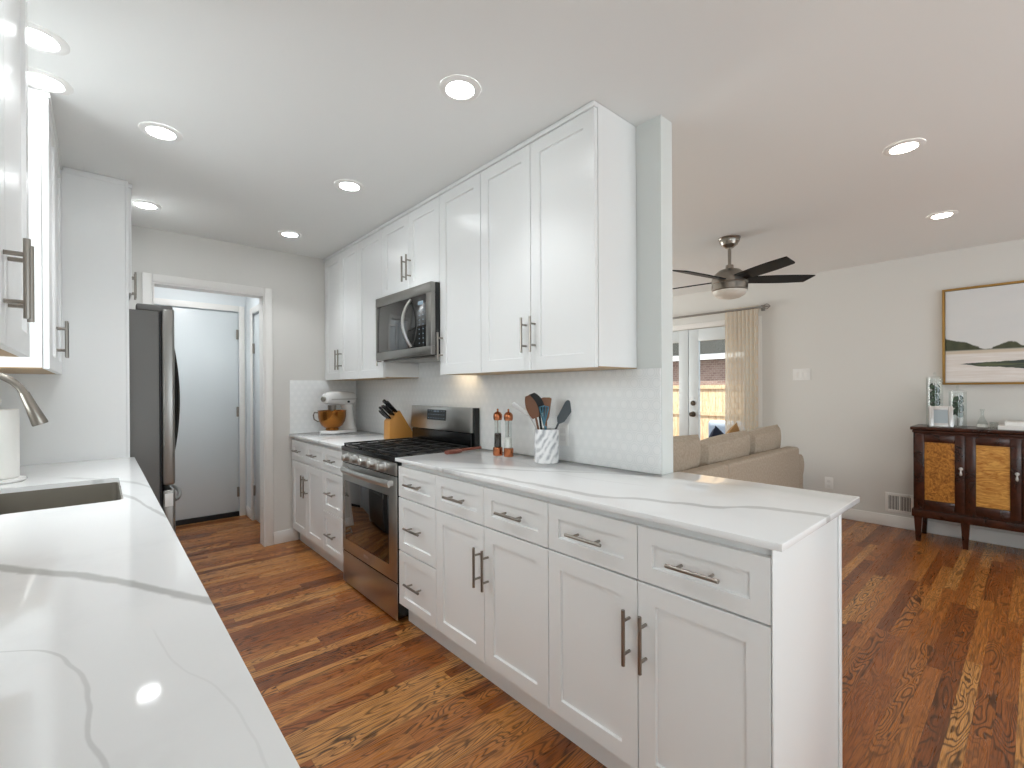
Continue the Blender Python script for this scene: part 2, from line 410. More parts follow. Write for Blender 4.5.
    def build(s, name, mat, parent=None, label=None):
        off = Vector((0, 0, 0)); p = parent
        while p is not None: off += p.location; p = p.parent
        if parent is None and s.bm.verts:
            co = [v.co for v in s.bm.verts]
            off = Vector(((min(c.x for c in co)+max(c.x for c in co))/2, (min(c.y for c in co)+max(c.y for c in co))/2, min(c.z for c in co)))
        s.bm.transform(Matrix.Translation(-off))
        me = bpy.data.meshes.new(name); s.bm.to_mesh(me); s.bm.free()
        for q in me.polygons: q.use_smooth = True
        me.set_sharp_from_angle(angle=math.radians(28))
        me.materials.append(mat if not isinstance(mat, str) else M[mat])
        o = bpy.data.objects.new(name, me); COL.objects.link(o)
        if parent is None: o.location = off
        else: o.parent = parent
        if label: o['label'] = label
        return o
def tag(o, label, cat, group=None):
    o['label'] = label; o['category'] = cat
    if group: o['group'] = group
    return o
def thing(name, label, cat, loc=(0, 0, 0), group=None):
    o = bpy.data.objects.new(name, None); o.empty_display_size = .1; COL.objects.link(o); o.location = loc
    return tag(o, label, cat, group)
def struct(mb, name, mat, parent=None):
    o = mb.build(name, mat, parent)
    if parent is None: o['kind'] = 'structure'
    return o
def copy_tree(o, parent=None):
    c = o.copy(); COL.objects.link(c)
    if parent: c.parent = parent
    for ch in o.children: copy_tree(ch, c)
    return c
BX = lambda *a, **k: MB().box(*a, **k)

# ---------------------------------------------------------------- the room
ZC = 2.458; WX0, WX1 = 1.806, 1.898; BY = 4.237; RX = 5.484; LX = -.5; RY = -2.6; FY = 5.3
struct(BX(-.75, 5.7, -2.75, 5.62, -.08, 0), 'floor', 'floor')
struct(BX(-.75, 5.7, -2.75, 5.62, ZC, ZC+.1), 'ceiling', 'ceil')
mb = MB()
for a in ((RY-.1, -2.2, 0, ZC), (-2.2, -.6, 0, .7), (-2.2, -.6, 2.0, ZC), (-.6, 1.95, 0, ZC), (2.49, BY+1.4, 0, ZC), (1.95, 2.49, 0, 1.1), (1.95, 2.49, 2.1, ZC)):
    mb.box(LX-.12, LX, a[0], a[1], a[2], a[3])
struct(mb, 'wall_left', 'wall')
mb = MB()      # wall with the doorway, kitchen end
DX0, DX1, DZ = .288, 1.021, 2.072
for a in ((LX, DX0, 0, ZC), (DX1, WX1, 0, ZC), (DX0, DX1, DZ, ZC)): mb.box(a[0], a[1], BY, BY+.11, a[2], a[3])
struct(mb, 'wall_back', 'wall')
struct(BX(LX-.95, LX-.122, RY-.1, FY, 2.30, 2.42), 'sun_block_eave', 'trim')  # unseen overhang added to keep direct sun out of the sink window
struct(BX(WX0, WX1, 1.072, BY, 0, ZC), 'wall_partition', pbr('pale_wall_paint', '#dfe3e0', .5))
mb = MB()
RDY0, RDY1, RDZ = 2.10, 3.78, 2.02
for a in ((RY-.1, RDY0, 0, ZC), (RDY1, FY+.12, 0, ZC), (RDY0, RDY1, RDZ, ZC)): mb.box(RX, RX+.12, a[0], a[1], a[2], a[3])
struct(mb, 'wall_right', 'wall')
mb = MB()
for a in ((LX-.12, .8, 0, ZC), (4.4, RX+.12, 0, ZC), (.8, 4.4, 0, .35), (.8, 4.4, 2.25, ZC)): mb.box(a[0], a[1], RY-.12, RY, a[2], a[3])
struct(mb, 'wall_rear', 'wall')
mb = MB()
for a in ((WX1, 2.7, 0, ZC), (4.7, RX, 0, ZC), (2.7, 4.7, 0, .8), (2.7, 4.7, 2.1, ZC)): mb.box(a[0], a[1], FY, FY+.12, a[2], a[3])
struct(mb, 'wall_far', 'wall')
struct(BX(WX0, WX1, BY+.11, FY+.12, 0, ZC), 'wall_living_corner', 'wall')
# windows
def window(n, ax, c, a0, a1, z0, z1, mull):
    fr = MB(); t = .045
    def b(p0, p1, q0, q1, d0=-.04, d1=.04):
        if ax == 'y': fr.box(p0, p1, c+d0, c+d1, q0, q1, .004)
        else: fr.box(c+d0, c+d1, p0, p1, q0, q1, .004)
    b(a0, a1, z0, z0+t); b(a0, a1, z1-t, z1); b(a0, a0+t, z0+t, z1-t); b(a1-t, a1, z0+t, z1-t)
    for k in range(1, mull+1):
        q = a0+(a1-a0)*k/(mull+1); b(q-.02, q+.02, z0+t, z1-t)
    o = struct(fr, 'window_%d' % n, 'trim')
    g = MB()
    if ax == 'y': g.box(a0+t, a1-t, c-.004, c+.004, z0+t, z1-t)
    else: g.box(c-.004, c+.004, a0+t, a1-t, z0+t, z1-t)
    g.build('window_glass', 'glass', o)
window(1, 'x', LX-.06, 1.952, 2.488, 1.102, 2.098, 0)
window(2, 'y', RY-.03, .803, 4.397, .353, 2.247, 2)  # unseen, put in behind the camera to let in the rear fill
window(3, 'y', FY+.03, 2.703, 4.697, .803, 2.097, 1)
window(4, 'x', LX-.06, -2.198, -.602, .702, 1.998, 1)  # unseen, added only as an opening for the side fill
# hall behind the doorway
HY = 5.44
mb = MB(); mb.box(LX, .262, HY, HY+.1, 0, ZC); mb.box(1.072, WX0-.002, HY, HY+.1, 0, ZC); mb.box(.262, 1.072, HY, HY+.1, 2.09, ZC)
struct(mb, 'wall_hall_back', 'hallwall')
mb = MB(); mb.box(1.14, 1.24, BY+.11, 4.42, 0, ZC); mb.box(1.14, 1.24, 5.16, HY, 0, ZC); mb.box(1.14, 1.24, 4.42, 5.16, 2.04, ZC)
struct(mb, 'wall_hall_right', 'hallwall')
struct(BX(.0, .08, BY+.11, HY, 0, ZC), 'wall_hall_left', 'hallwall')
d = struct(BX(.266, 1.068, HY+.01, HY+.055, .05, 2.085, .002), 'door_1', 'door')
BX(.266, 1.068, HY-.005, HY+.06, .002, .048).build('door_sweep', 'darkgap', d, 'black door sweep')
for z in (.25, 1.07, 1.86):
    BX(1.05, 1.072, HY-.006, HY+.009, z-.05, z+.05, .003).build('hinge', 'nickel', d)
d = struct(BX(1.15, 1.19, 4.43, 5.15, .01, 2.03, .002), 'door_2', 'door')
for z in (.3, 1.7): BX(1.132, 1.149, 5.125, 5.145, z-.05, z+.05, .003).build('hinge', 'nickel', d)
mb = MB(); mb.box(1.125, 1.139, 5.152, 5.215, 0, 2.10, .003); mb.box(1.125, 1.139, 4.365, 4.428, 0, 2.10, .003); mb.box(1.125, 1.139, 4.43, 5.15, 2.042, 2.10, .003)
struct(mb, 'trim_2', 'trim')
mb = MB(); mb.box(1.074, 1.124, HY-.014, HY-.001, 0, 2.15, .003); mb.box(.205, .262, HY-.014, HY-.001, 0, 2.15, .003); mb.box(.264, 1.072, HY-.014, HY-.001, 2.092, 2.15, .003)
struct(mb, 'trim_3', 'trim')
struct(BX(1.124, 1.138, 5.217, HY-.016, 0, .10, .004), 'baseboard_hall', 'trim')
# doorway casing (kitchen side) and jamb lining
mb = MB(); w_ = .058
mb.box(DX0-w_, DX0, BY-.018, BY-.001, 0, DZ+w_, .004); mb.box(DX1, DX1+w_, BY-.018, BY-.001, 0, DZ+w_, .004); mb.box(DX0, DX1, BY-.018, BY-.001, DZ, DZ+w_, .004)
mb.box(DX1-.012, DX1-.001, BY-.016, BY+.11, 0, DZ-.001); mb.box(DX0+.001, DX0+.012, BY-.016, BY+.11, 0, DZ-.001); mb.box(DX0+.012, DX1-.012, BY-.016, BY+.11, DZ-.012, DZ-.001)
struct(mb, 'trim_1', 'trim')
struct(BX(DX1+w_+.001, 1.279, BY-.014, BY-.001, 0, .105, .005), 'baseboard_back', 'trim')
struct(BX(RX-.015, RX-.001, RY+.002, 2.02, 0, .107, .005), 'baseboard_right', 'trim')
# tiled backsplash
mb = MB(); mb.box(WX0-.008, WX0-.0005, 1.074, BY-.009, .916, 1.3725, .0005); mb.box(WX0-.008, WX0-.0005, 2.354, 3.09, 1.3725, 1.49)
struct(mb, 'wall_backsplash', 'tile_y')
struct(BX(1.215, WX0-.009, BY-.008, BY-.0005, .916, 1.372, .001), 'wall_backsplash_end', 'tile_x')

# ---------------------------------------------------------------- cabinets
def shaker(mb, x, dr, y0, y1, z0, z1, th=.02, st=.058, dep=.009, r=.0012):
    """door panel in a plane of constant x; x = front face, dr = outward sign"""
    xb = x-dr*th; st = min(st, (z1-z0)*.3)
    t = bmesh.new()
    def ring(X, i): return [t.verts.new((X, a, b)) for a, b in ((y0+i, z0+i), (y1-i, z0+i), (y1-i, z1-i), (y0+i, z1-i))]
    b0, b1, f0, i0, i1 = ring(xb, 0), ring(x-dr*r, 0), ring(x, r), ring(x, st), ring(x-dr*dep, st+.0025)
    for a, b in ((b0, b1), (b1, f0), (f0, i0), (i0, i1)):
        for k in range(4): t.faces.new((a[k], a[(k+1) % 4], b[(k+1) % 4], b[k]))
    t.faces.new(b0); t.faces.new(i1)
    bmesh.ops.recalc_face_normals(t, faces=t.faces[:]); mb.join(t); return mb
def pull(parent, x, dr, p0, p1, mat='nickel', r=.006, so=.034):
    """bar pull: p=(y,z) end points on the face plane x"""
    mb = MB(); X = x+dr*so
    a, b = Vector((X, *p0)), Vector((X, *p1)); mb.tube([a, b], r, 12)
    for t in (.2, .8):
        q = a.lerp(b, t); mb.tube([(x+dr*.0005, q.y, q.z), (X, q.y, q.z)], r*.8, 10)
    return mb.build('handle', mat, parent)
def vpull(parent, x, dr, y, z0, z1): return pull(parent, x, dr, (y, z0), (y, z1))
def hpull(parent, x, dr, y, z, L=.15): return pull(parent, x, dr, (y-L/2, z), (y+L/2, z))
G = .0018
FX = 1.225
def base_cab(label, y0, y1, stack=False, end=False, fx=FX, dr=-1, back=WX0-.004, doors=2):
    t = thing('base_cabinet', label, 'cabinet', (fx-dr*.3, (y0+y1)/2, 0), None)
    mb = MB(); fb = fx-dr*.021
    mb.box(fb, back, y0+.0005, y1-.0005, .10, .8945)
    mb.build('carcass', 'cab', t)
    BX(fx-dr*.058, back, y0+.0005, y1-.0005, 0, .0995).build('toe_kick', 'cab', t)
    zt0, zt1 = .703, .868
    def dra(a, b, z0, z1):
        d = shaker(MB(), fx, dr, a+G, b-G, z0, z1, st=.048).build('drawer', 'cab', t)
        hpull(d, fx, dr, (a+b)/2, (z0+z1)/2)
    if stack:
        for z0, z1 in ((zt0, zt1), (.412, .697), (.115, .406)): dra(y0, y1, z0, z1)
    else:
        ym = (y0+y1)/2
        dra(y0, ym, zt0, zt1); dra(ym, y1, zt0, zt1)
        for a, b, hy in ((y0, ym, ym-.029), (ym, y1, ym+.029)):
            d = shaker(MB(), fx, dr, a+G, b-G, .115, .697).build('door', 'cab', t)
            vpull(d, fx, dr, hy, .44, .61)
    if end:
        BX(fx+.001, back-.004, y0-.004, y0-.0005, 0, .894, .0005).build('end_panel', 'cab', t)
        BX(back-.026, back-.001, y0-.009, y0-.0045, 0, .894, .001).build('corner_strip', 'cab', t)
        BX(back+.0005, back+.003, y0-.004, 1.068, 0, .894, .0005).build('back_panel', 'cab', t)
    return t
base_cab('white shaker peninsula base cabinet nearest the camera, with large exposed end panel', .434, 1.19, end=True)
base_cab('white base cabinet with two drawers and two doors between drawer stack and peninsula end', 1.19, 1.95)
base_cab('narrow white three-drawer base cabinet immediately right of the stainless range', 1.95, 2.328, stack=True)
base_cab('narrow white three-drawer base cabinet immediately left of the stainless range', 3.108, 3.482, stack=True)
base_cab('white two-door base cabinet in the far corner under the stand mixer', 3.482, BY-.020)
# worktops
mb = MB().prism([(1.205, .402), (1.926, .402), (1.926, 1.0695), (WX0-.0085, 1.0695), (WX0-.0085, 2.330), (1.205, 2.330)], .8955, .915, .0025)
tag(mb.build('worktop', 'quartz_right'), 'white quartz worktop with grey veins on the peninsula right of the range', 'worktop')
mb = MB().prism([(1.205, 3.106), (WX0-.0085, 3.106), (WX0-.0085, BY-.0095), (1.205, BY-.0095)], .8955, .915, .0025)
tag(mb.build('worktop', 'quartz_back'), 'short white quartz worktop under the mixer and knife block', 'worktop')
def rrect(x0, x1, y0, y1, r, n=6):
    P = []
    for cx, cy, a in ((x1-r, y0+r, -90), (x1-r, y1-r, 0), (x0+r, y1-r, 90), (x0+r, y0+r, 180)):
        for k in range(n+1):
            q = math.radians(a+90*k/n); P.append((cx+r*math.cos(q), cy+r*math.sin(q)))
    return P
SX0, SX1, SY0, SY1 = -.31, .060, 2.068, 2.618
mb = MB().plate([(LX+.002, .25), (.145, .25), (.145, 3.367), (LX+.002, 3.367)], rrect(SX0, SX1, SY0, SY1, .025), .8955, .915)
tag(mb.build('worktop', 'quartz_left'), 'long white quartz worktop with grey veins around the sink', 'worktop')
# sink
t = thing('kitchen_sink', 'stainless undermount sink set into the left worktop', 'sink', ((SX0+SX1)/2, (SY0+SY1)/2, .70))
mb = MB(); e = .006
b = bmesh.new(); loops = []
for z, g, rr in ((.895, -.018, .03), (.895, e-.004, .025), (.72, e-.002, .025), (.705, .02, .03), (.703, .03, .03)):
    loops.append([b.verts.new((x, y, z)) for x, y in rrect(SX0+g, SX1-g, SY0+g, SY1-g, rr)])
for a_, c_ in zip(loops, loops[1:]):
    for k in range(len(a_)): b.faces.new((a_[k], a_[(k+1) % len(a_)], c_[(k+1) % len(a_)], c_[k]))
b.faces.new(loops[-1]); bmesh.ops.recalc_face_normals(b, faces=b.faces[:]); mb.join(b)
bowl = mb.build('bowl', pbr('satin_sink_steel', '#8f897f', .4, .5), t)
sm = bowl.modifiers.new('thickness', 'SOLIDIFY'); sm.thickness = .0015; sm.offset = 1
MB().lathe([(0, 0), (.02, .002), (.042, .003), (.045, 0)], ((SX0+SX1)/2, (SY0+SY1)/2, .706)).build('drain', 'nickel', t)
# left base cabinets under the long worktop
for lab, a, b_ in (('white base cabinet under the camera end of the left worktop', .27, 1.03), ('white base cabinet left of the sink base below the left worktop', 1.03, 1.79),
                   ('white base cabinet beside the fridge panel below the left worktop', 2.70, 3.366)):
    base_cab(lab, a, b_, fx=.12, dr=1, back=LX+.003)
t = thing('sink_cabinet', 'white two-door cabinet below the sink in the left run', 'cabinet', (-.2, 2.245, 0))
mb = MB(); mb.box(LX+.003, .099, 1.7905, 1.81, .10, .892); mb.box(LX+.003, .099, 2.68, 2.6995, .10, .892); mb.box(LX+.003, .099, 1.81, 2.68, .10, .12); mb.box(.08, .099, 1.81, 2.68, .12, .892)
mb.build('carcass', 'cab', t); BX(LX+.003, .062, 1.7905, 2.6995, 0, .0995).build('toe_kick', 'cab', t)
for a, b_, hy in ((1.7905, 2.245, 2.216), (2.245, 2.6995, 2.274)):
    d = shaker(MB(), .12, 1, a+G, b_-G, .115, .868).build('door', 'cab', t); vpull(d, .12, 1, hy, .62, .79)

UX = 1.513
def upper(label, spans, y0, y1, z0, z1, handles, fx=UX, dr=-1, back=WX0-.002, hz=(1.455, 1.62), end0=False):
    t = thing('wall_cabinet', label, 'cabinet', ((fx+back)/2, (y0+y1)/2, z0))
    fb = fx-dr*.021
    BX(fb, back, y0+.0005, y1-.0005, z0+.004, ZC-.002).build('carcass', 'cab', t)
    BX(fb, back, y0+.0005, y1-.0005, z0, z0+.0035).build('underside', 'brown_under', t, 'raw wood underside')
    zt = ZC-.026
    BX(fx+dr*.006, fb-dr*-.0, y0+.0005, y1-.0005, zt+.003, ZC-.002, .002).build('top_rail', 'cab', t)
    for (a, b), hy in zip(spans, handles):
        d = shaker(MB(), fx, dr, a+G, b-G, z0, zt, st=.06).build('door', 'cab', t)
        if hy is not None: vpull(d, fx, dr, hy, *hz)
    return t
upper('tall white two-door wall cabinet at the near end of the right row', [(1.196, 1.576), (1.576, 1.956)], 1.194, 1.956, 1.374, ZC, (1.546, 1.606))
upper('single-door white wall cabinet immediately right of the microwave', [(1.956, 2.352)], 1.956, 2.352, 1.374, ZC, (2.325,))
upper('short white two-door wall cabinet above the microwave', [(2.352, 2.722), (2.722, 3.092)], 2.352, 3.092, 1.925, ZC, (2.694, 2.752), hz=(1.99, 2.155))
upper('single-door white wall cabinet immediately left of the microwave', [(3.092, 3.518)], 3.092, 3.518, 1.374, ZC, (3.122,))
upper('white two-door wall cabinet in the far corner above the mixer', [(3.518, 3.878), (3.878, BY-.003)], 3.518, BY-.002, 1.374, ZC, (3.849, 3.907))
LUX = -.145
upper('white wall cabinet with paired bar handles at the left picture edge', [(.97, 1.42), (1.42, 1.869)], .97, 1.871, 1.380, ZC, (1.388, 1.452), fx=LUX, dr=1, back=LX+.002, hz=(1.435, 1.60))
upper('white wall cabinet above the worktop between sink and fridge panel', [(2.565, 2.965), (2.965, 3.366)], 2.563, 3.366, 1.374, ZC, (2.936, 2.994), fx=LUX, dr=1, back=LX+.002, hz=(1.44, 1.605))
t = thing('fridge_panel', 'tall white panel standing between the left worktop and the fridge', 'panel', (-.19, 3.382, 0))
BX(LX+.002, .112, 3.370, 3.394, 0, ZC-.002).build('panel', 'cab', t)
BX(.1125, .126, 3.366, 3.398, 0, ZC-.002, .001).build('edge_strip', 'cab', t)
BX(-.136, .112, 3.364, 3.3695, ZC-.03, ZC-.002, .001).build('scribe_strip', 'cab', t)
upper('white cabinet above the fridge', [(3.402, 3.806), (3.806, 4.212)], 3.400, 4.214, 1.84, ZC, (3.777, 3.835), fx=.14, dr=1, back=LX+.002, hz=(1.87, 2.035))

# ---------------------------------------------------------------- range
RY0, RY1 = 2.334, 3.101
t = thing('gas_range', 'stainless gas range with black grates between the base cabinets', 'range', (1.5, (RY0+RY1)/2, 0))
mb = MB(); mb.box(1.225, WX0-.012, RY0, RY1, .03, .8825); mb.box(1.30, 1.75, RY0+.03, RY1-.03, 0, .03)
mb.build('body', 'black', t)
BX(1.212, WX0-.012, RY0, RY1, .883, .913, .005).build('cooktop', 'black', t)
BX(1.220, 1.2245, RY0+.003, RY1-.003, .012, .214, .002).build('storage_drawer', 'steel', t)
dr_ = BX(1.218, 1.2245, RY0+.003, RY1-.003, .222, .804, .003).build('oven_door', 'steel', t)
BX(1.2155, 1.2178, 2.43, 3.048, .302, .690, .0008).build('window', 'glassblack', dr_, 'dark glass window')
mb = MB(); yy = [RY0+.03+(RY1-RY0-.10)*i/16 for i in range(17)]
b_ = bmesh.new(); R_ = []
for i, y in enumerate(yy):
    x = 1.186-.016*math.sin(math.pi*i/16)
    R_.append([b_.verts.new((x+dx, y, .767+dz)) for dx, dz in ((-.006, -.012), (-.009, 0), (-.006, .012), (-.002, .019), (.006, .019), (.008, 0), (.006, -.019), (-.002, -.019))])
for p_, q_ in zip(R_, R_[1:]):
    for k in range(8): b_.faces.new((p_[k], p_[(k+1) % 8], q_[(k+1) % 8], q_[k]))
b_.faces.new(R_[0]); b_.faces.new(R_[-1]); bmesh.ops.recalc_face_normals(b_, faces=b_.faces[:]); mb.join(b_)
for y in (RY0+.05, RY1-.09): mb.box(1.188, 1.2178, y-.014, y+.014, .752, .782, .005)
mb.build('handle', M['palesteel'], dr_)
MB().box(1.2163, 1.2178, 2.70, 2.765, .254, .270, .0005).build('badge', 'silver', dr_)
BX(1.216, 1.2245, RY0+.001, RY1-.001, .810, .8815, .003).build('control_panel', 'steel', t)
for i in range(5):
    y = 2.465+i*.128
    k = MB().lathe([(.0, .045), (.019, .045), (.021, .042), (.023, .012), (.029, .008), (.030, 0)], (0, 0, 0), 24, Matrix.Rotation(-R90, 4, 'Y'))
    k.bm.transform(Matrix.Translation((1.2155, y, .851)))
    k.box(1.164, 1.172, y-.005, y+.005, .833, .869, .002)
    k.build('knob', M['palesteel'], t)
for (x, y, r) in ((1.36, 2.50, .05), (1.36, 2.94, .045), (1.62, 2.50, .04), (1.62, 2.94, .04), (1.49, 2.72, .055)):
    MB().lathe([(r*1.25, .9132), (r*1.2, .916), (r, .917), (r, .920), (r*.85, .9215), (0, .9215)], (x, y, 0), 24).build('burner', 'iron', t)
gw = (RY1-RY0-.03)/3
for i in range(3):
    a, b_ = RY0+.015+i*gw+.002, RY0+.015+(i+1)*gw-.002; g = MB(); z0, z1 = .923, .934; h = .011
    for x in (1.225, 1.705): g.box(x, x+h, a, b_, z0, z1, .002)
    for y in (a, b_-h, (a+b_)/2-h/2): g.box(1.225, 1.716, y, y+h, z0, z1, .002)
    for x in (1.33, 1.46, 1.59): g.box(x, x+h, a, b_, z0, z1, .002)
    for x in (1.226, 1.705):
        for y in (a, b_-h): g.box(x, x+h, y, y+h, .9133, z0)
    g.build('grate', 'iron', t)
mb = MB(); mb.box(1.752, WX0-.0125, RY0+.001, RY1-.001, .9135, 1.168, .004); mb.box(1.735, 1.753, RY0+.02, RY1-.02, .9135, 1.005, .004)
bg = mb.build('backguard', 'black', t)
poly = [(1.728, 1.012), (1.752, 1.012), (1.752, 1.17), (1.738, 1.17)]
mb = MB(); mb.prism([(x, z) for x, z in poly], RY0+.012, RY1-.012, .002)
mb.bm.transform(Matrix(((1, 0, 0, 0), (0, 0, 1, 0), (0, 1, 0, 0), (0, 0, 0, 1)))); bmesh.ops.recalc_face_normals(mb.bm, faces=mb.bm.faces[:])
fc = mb.build('backguard_face', 'steel', bg)
sl = math.atan2(.010, .158)
def bgm(x, y, z): return Matrix.Translation((1.728+(z-1.012)*.010/.158-.0012, y, z)) @ Matrix.Rotation(sl, 4, 'Y')
BX(-.001, .001, -.118, .118, -.036, .036, 0, mat=bgm(0, 2.745, 1.112)).build('display', 'black', bg, 'black display panel with buttons')
mb = MB()
for r_ in range(3):
    for c_ in range(7):
        if r_ == 0 and 2 <= c_ <= 4: continue
        mb.box(-.0004, .0004, -.005, .005, -.002, .002, mat=bgm(0, 2.745-.095+.0317*c_, 1.138-.024*r_) @ Matrix.Translation((-.0016, 0, 0)))
for k in range(4): mb.box(-.0004, .0004, -.0035, .0035, -.006, .006, mat=bgm(0, 2.718+.016*k+(.006 if k > 1 else 0), 1.137) @ Matrix.Translation((-.0016, 0, 0)))
mb.build('display_marks', 'display', bg)

# ---------------------------------------------------------------- microwave
t = thing('microwave', 'stainless over-the-range microwave with curved handle under the short wall cabinet', 'microwave', (1.63, 2.73, 1.49))
my0, my1, mz0, mz1 = 2.356, 3.088, 1.492, 1.921
BX(1.487, WX0-.010, my0, my1, mz0, mz1, .002).build('body', 'black', t)
mb = MB()
mb.box(1.455, 1.486, my0, my1, mz1-.062, mz1, .003); mb.box(1.455, 1.486, my0, my1, mz0, mz0+.052, .003)
mb.box(1.455, 1.486, my0, my0+.06, mz0+.052, mz1-.062, .003); mb.box(1.455, 1.486, my1-.022, my1, mz0+.052, mz1-.062, .003)
fr_ = mb.build('front_frame', 'dsteel', t)
BX(1.458, 1.486, my0+.0605, my1-.0225, mz0+.0525, mz1-.0625, .001).build('window', 'glassblack', t, 'black glass front')
mb = MB(); pts = [(1.457-.058*math.sin(math.pi*i/14)**.8, 2.595+.0*i, 1.555+.29*i/14) for i in range(15)]
mb.tube(pts, .010, 12, flat=1.0); mb.build('handle', 'steel', t)
mb = MB()
for r_ in range(8):
    for c_ in range(2): mb.box(1.4570, 1.4579, 2.445+.045*c_, 2.455+.045*c_, 1.565+.028*r_, 1.571+.028*r_)
mb.box(1.4570, 1.4579, 2.45, 2.51, 1.80, 1.822); mb.build('keypad_marks', 'display', t)
mb = MB(); mb.box(1.50, 1.76, my0+.03, my1-.03, mz0-.012, mz0-.0005, .002); mb.build('vent_underside', 'dsteel', t)
ln = BX(1.66, 1.72, 2.42, 2.50, mz0-.0145, mz0-.0125).build('lamp_lens', 'cooklamp', t, 'lit warm cooktop lamp')

# ---------------------------------------------------------------- fridge
t = thing('refrigerator', 'stainless french-door refrigerator with grey side at end of left run', 'refrigerator', (-.09, 3.80, 0))
fy0, fy1 = 3.418, 4.196; ym = (fy0+fy1)/2
mb = MB(); mb.box(LX+.03, .262, fy0, fy1, .03, 1.752, .004); mb.box(LX+.06, .22, fy0+.04, fy1-.04, 0, .03); mb.build('body', 'fridgeside', t)
for a, b_, hy in ((fy0, ym-.002, ym-.045), (ym+.002, fy1, ym+.045)):
    d = BX(.274, .338, a, b_, .725, 1.775, .016, 4).build('door', 'dsteel', t)
    MB().tube([(.339+.050*math.sin(math.pi*i/20)**.75, hy, .80+.86*i/20) for i in range(21)], .0095, 12).build('handle', 'handle_dark', d)
BX(.262, .2735, fy0+.01, fy1-.01, .06, 1.75).build('gasket', 'darkgap', t, 'dark door gasket')
d = BX(.274, .338, fy0, fy1, .065, .700, .016, 4).build('freezer_drawer', 'dsteel', t)
MB().tube([(.339+.052*math.sin(math.pi*i/20)**.6, fy0+.06+(fy1-fy0-.12)*i/20, .625) for i in range(21)], .0115, 12).build('handle', 'dsteel', d)
for y in (fy0+.045, fy1-.045): BX(.16, .33, y-.04, y+.04, 1.7525, 1.79, .008).build('hinge_cover', 'fridgeside', t)
for y in (fy0+.002,):
    BX(.286, .326, y-.0035, y-.0005, .60, .678, .001).build('door_label', 'whiteplastic', t, 'small pale label on door edge')

# ---------------------------------------------------------------- counter things on the right
def mill(label, x, y, fill, fh):
    t = thing('spice_mill', label, 'spice mill', (x, y, .916), 'glass and copper spice mills')
    MB().lathe([(0, 0), (.026, 0), (.027, .004), (.027, .042), (.024, .046), (0, .046)], (x, y, .916), 24).build('base', 'copper', t)
    MB().lathe([(.022, .0465), (.0235, .05), (.0195, .12), (.018, .165), (.02, .196), (.0182, .196), (.0165, .165), (.018, .12), (.021, .05)], (x, y, .916), 24).build('glass_body', 'glass', t)
    MB().lathe([(0, .048), (.0195, .048), (.0185, .048+fh), (0, .048+fh+.004)], (x, y, .916), 20).build('spice', fill, t)
    MB().lathe([(.003, .05+fh), (.003, .2)], (x, y, .916), 8).build('shaft', 'nickel', t)
    MB().lathe([(0, .197), (.021, .197), (.0235, .202), (.026, .215), (.024, .230), (.015, .241), (.005, .245), (.0045, .253), (.006, .258), (0, .262)], (x, y, .916), 24).build('cap', 'copper', t)
mill('copper-capped glass mill of dark peppercorns, left of the pair', 1.668, 2.007, 'pepper', .075)
mill('copper-capped glass mill of pale salt, right of the pair', 1.682, 1.932, 'salt', .055)
CX_, CY_ = 1.690, 1.648
t = thing('utensil_crock', 'white and grey marble utensil crock on the peninsula worktop', 'crock', (CX_, CY_, .916))
MB().lathe([(0, 0), (.058, 0), (.061, .003), (.061, .165), (.059, .168), (.050, .168), (.049, .012), (0, .012)], (CX_, CY_, .916), 40).build('crock_body', 'marble', t)
LAT = Vector((.749, -.663, 0)); AW = Vector((.663, .749, 0))
def up_(la, aw, z): return Vector((CX_, CY_, 0)) + LAT*la + AW*aw + Vector((0, 0, z))
def blade(mb, p0, p1, w0, w1, th, side=LAT, prof=None):
    """flat paddle between p0 and p1"""
    d = (p1-p0); L = d.length; d.normalize(); s = (side-d*side.dot(d)).normalized(); n = d.cross(s)
    b = bmesh.new(); top = []; bot = []; K = 28
    for i in range(K+1):
        u = i/K; wd = w0+(w1-w0)*u
        if prof == 'oval': wd = w0+(w1-w0)*math.sin(math.pi*min(1, .12+.86*u))**.7
        if prof in ('round', 'square'):
            q = .16 if prof == 'round' else .06; wd *= min(1, math.sqrt(max(0, 1-((u-1+q)/q)**2))*.4+.6 if u > 1-q else 1, .35+u/.25)
        c = p0+d*L*u; wd = max(wd, .0008)
        top.append([b.verts.new(c+s*wd/2*k+n*th/2*(1-.35*abs(k))) for k in (-1, 0, 1)]); bot.append([b.verts.new(c+s*wd/2*k-n*th/2*(1-.35*abs(k))) for k in (-1, 0, 1)])
    for i in range(K):
        for k in (0, 1):
            b.faces.new((top[i][k], top[i][k+1], top[i+1][k+1], top[i+1][k])); b.faces.new((bot[i][k], bot[i+1][k], bot[i+1][k+1], bot[i][k+1]))
        b.faces.new((top[i][0], top[i+1][0], bot[i+1][0], bot[i][0])); b.faces.new((top[i][2], bot[i][2], bot[i+1][2], top[i+1][2]))
    for i in (0, K):
        for k in (0, 1): b.faces.new((top[i][k], top[i][k+1], bot[i][k+1], bot[i][k]))
    bmesh.ops.recalc_face_normals(b, faces=b.faces[:]); mb.join(b); return mb
def utensil(label, cat, name, foot, neck, tip, hmat, bmat, w0, w1, th, prof, hr=.0055):
    t = thing(name, label, cat, foot, 'utensils in the marble crock')
    MB().tube([foot, foot.lerp(neck, .5), neck], hr, 8).build('handle', hmat, t)
    blade(MB(), neck, tip, w0, w1, th, AW.cross(Vector((0, 0, 1))), prof).build('head', bmat, t)
utensil('dark brown wooden spoon, frontmost in the marble crock', 'spoon', 'wooden_spoon', up_(-.012, -.03, .935), up_(-.055, -.030, 1.142), up_(-.098, -.034, 1.252), 'spoonwood', 'spoonwood', .014, .058, .012, 'oval')
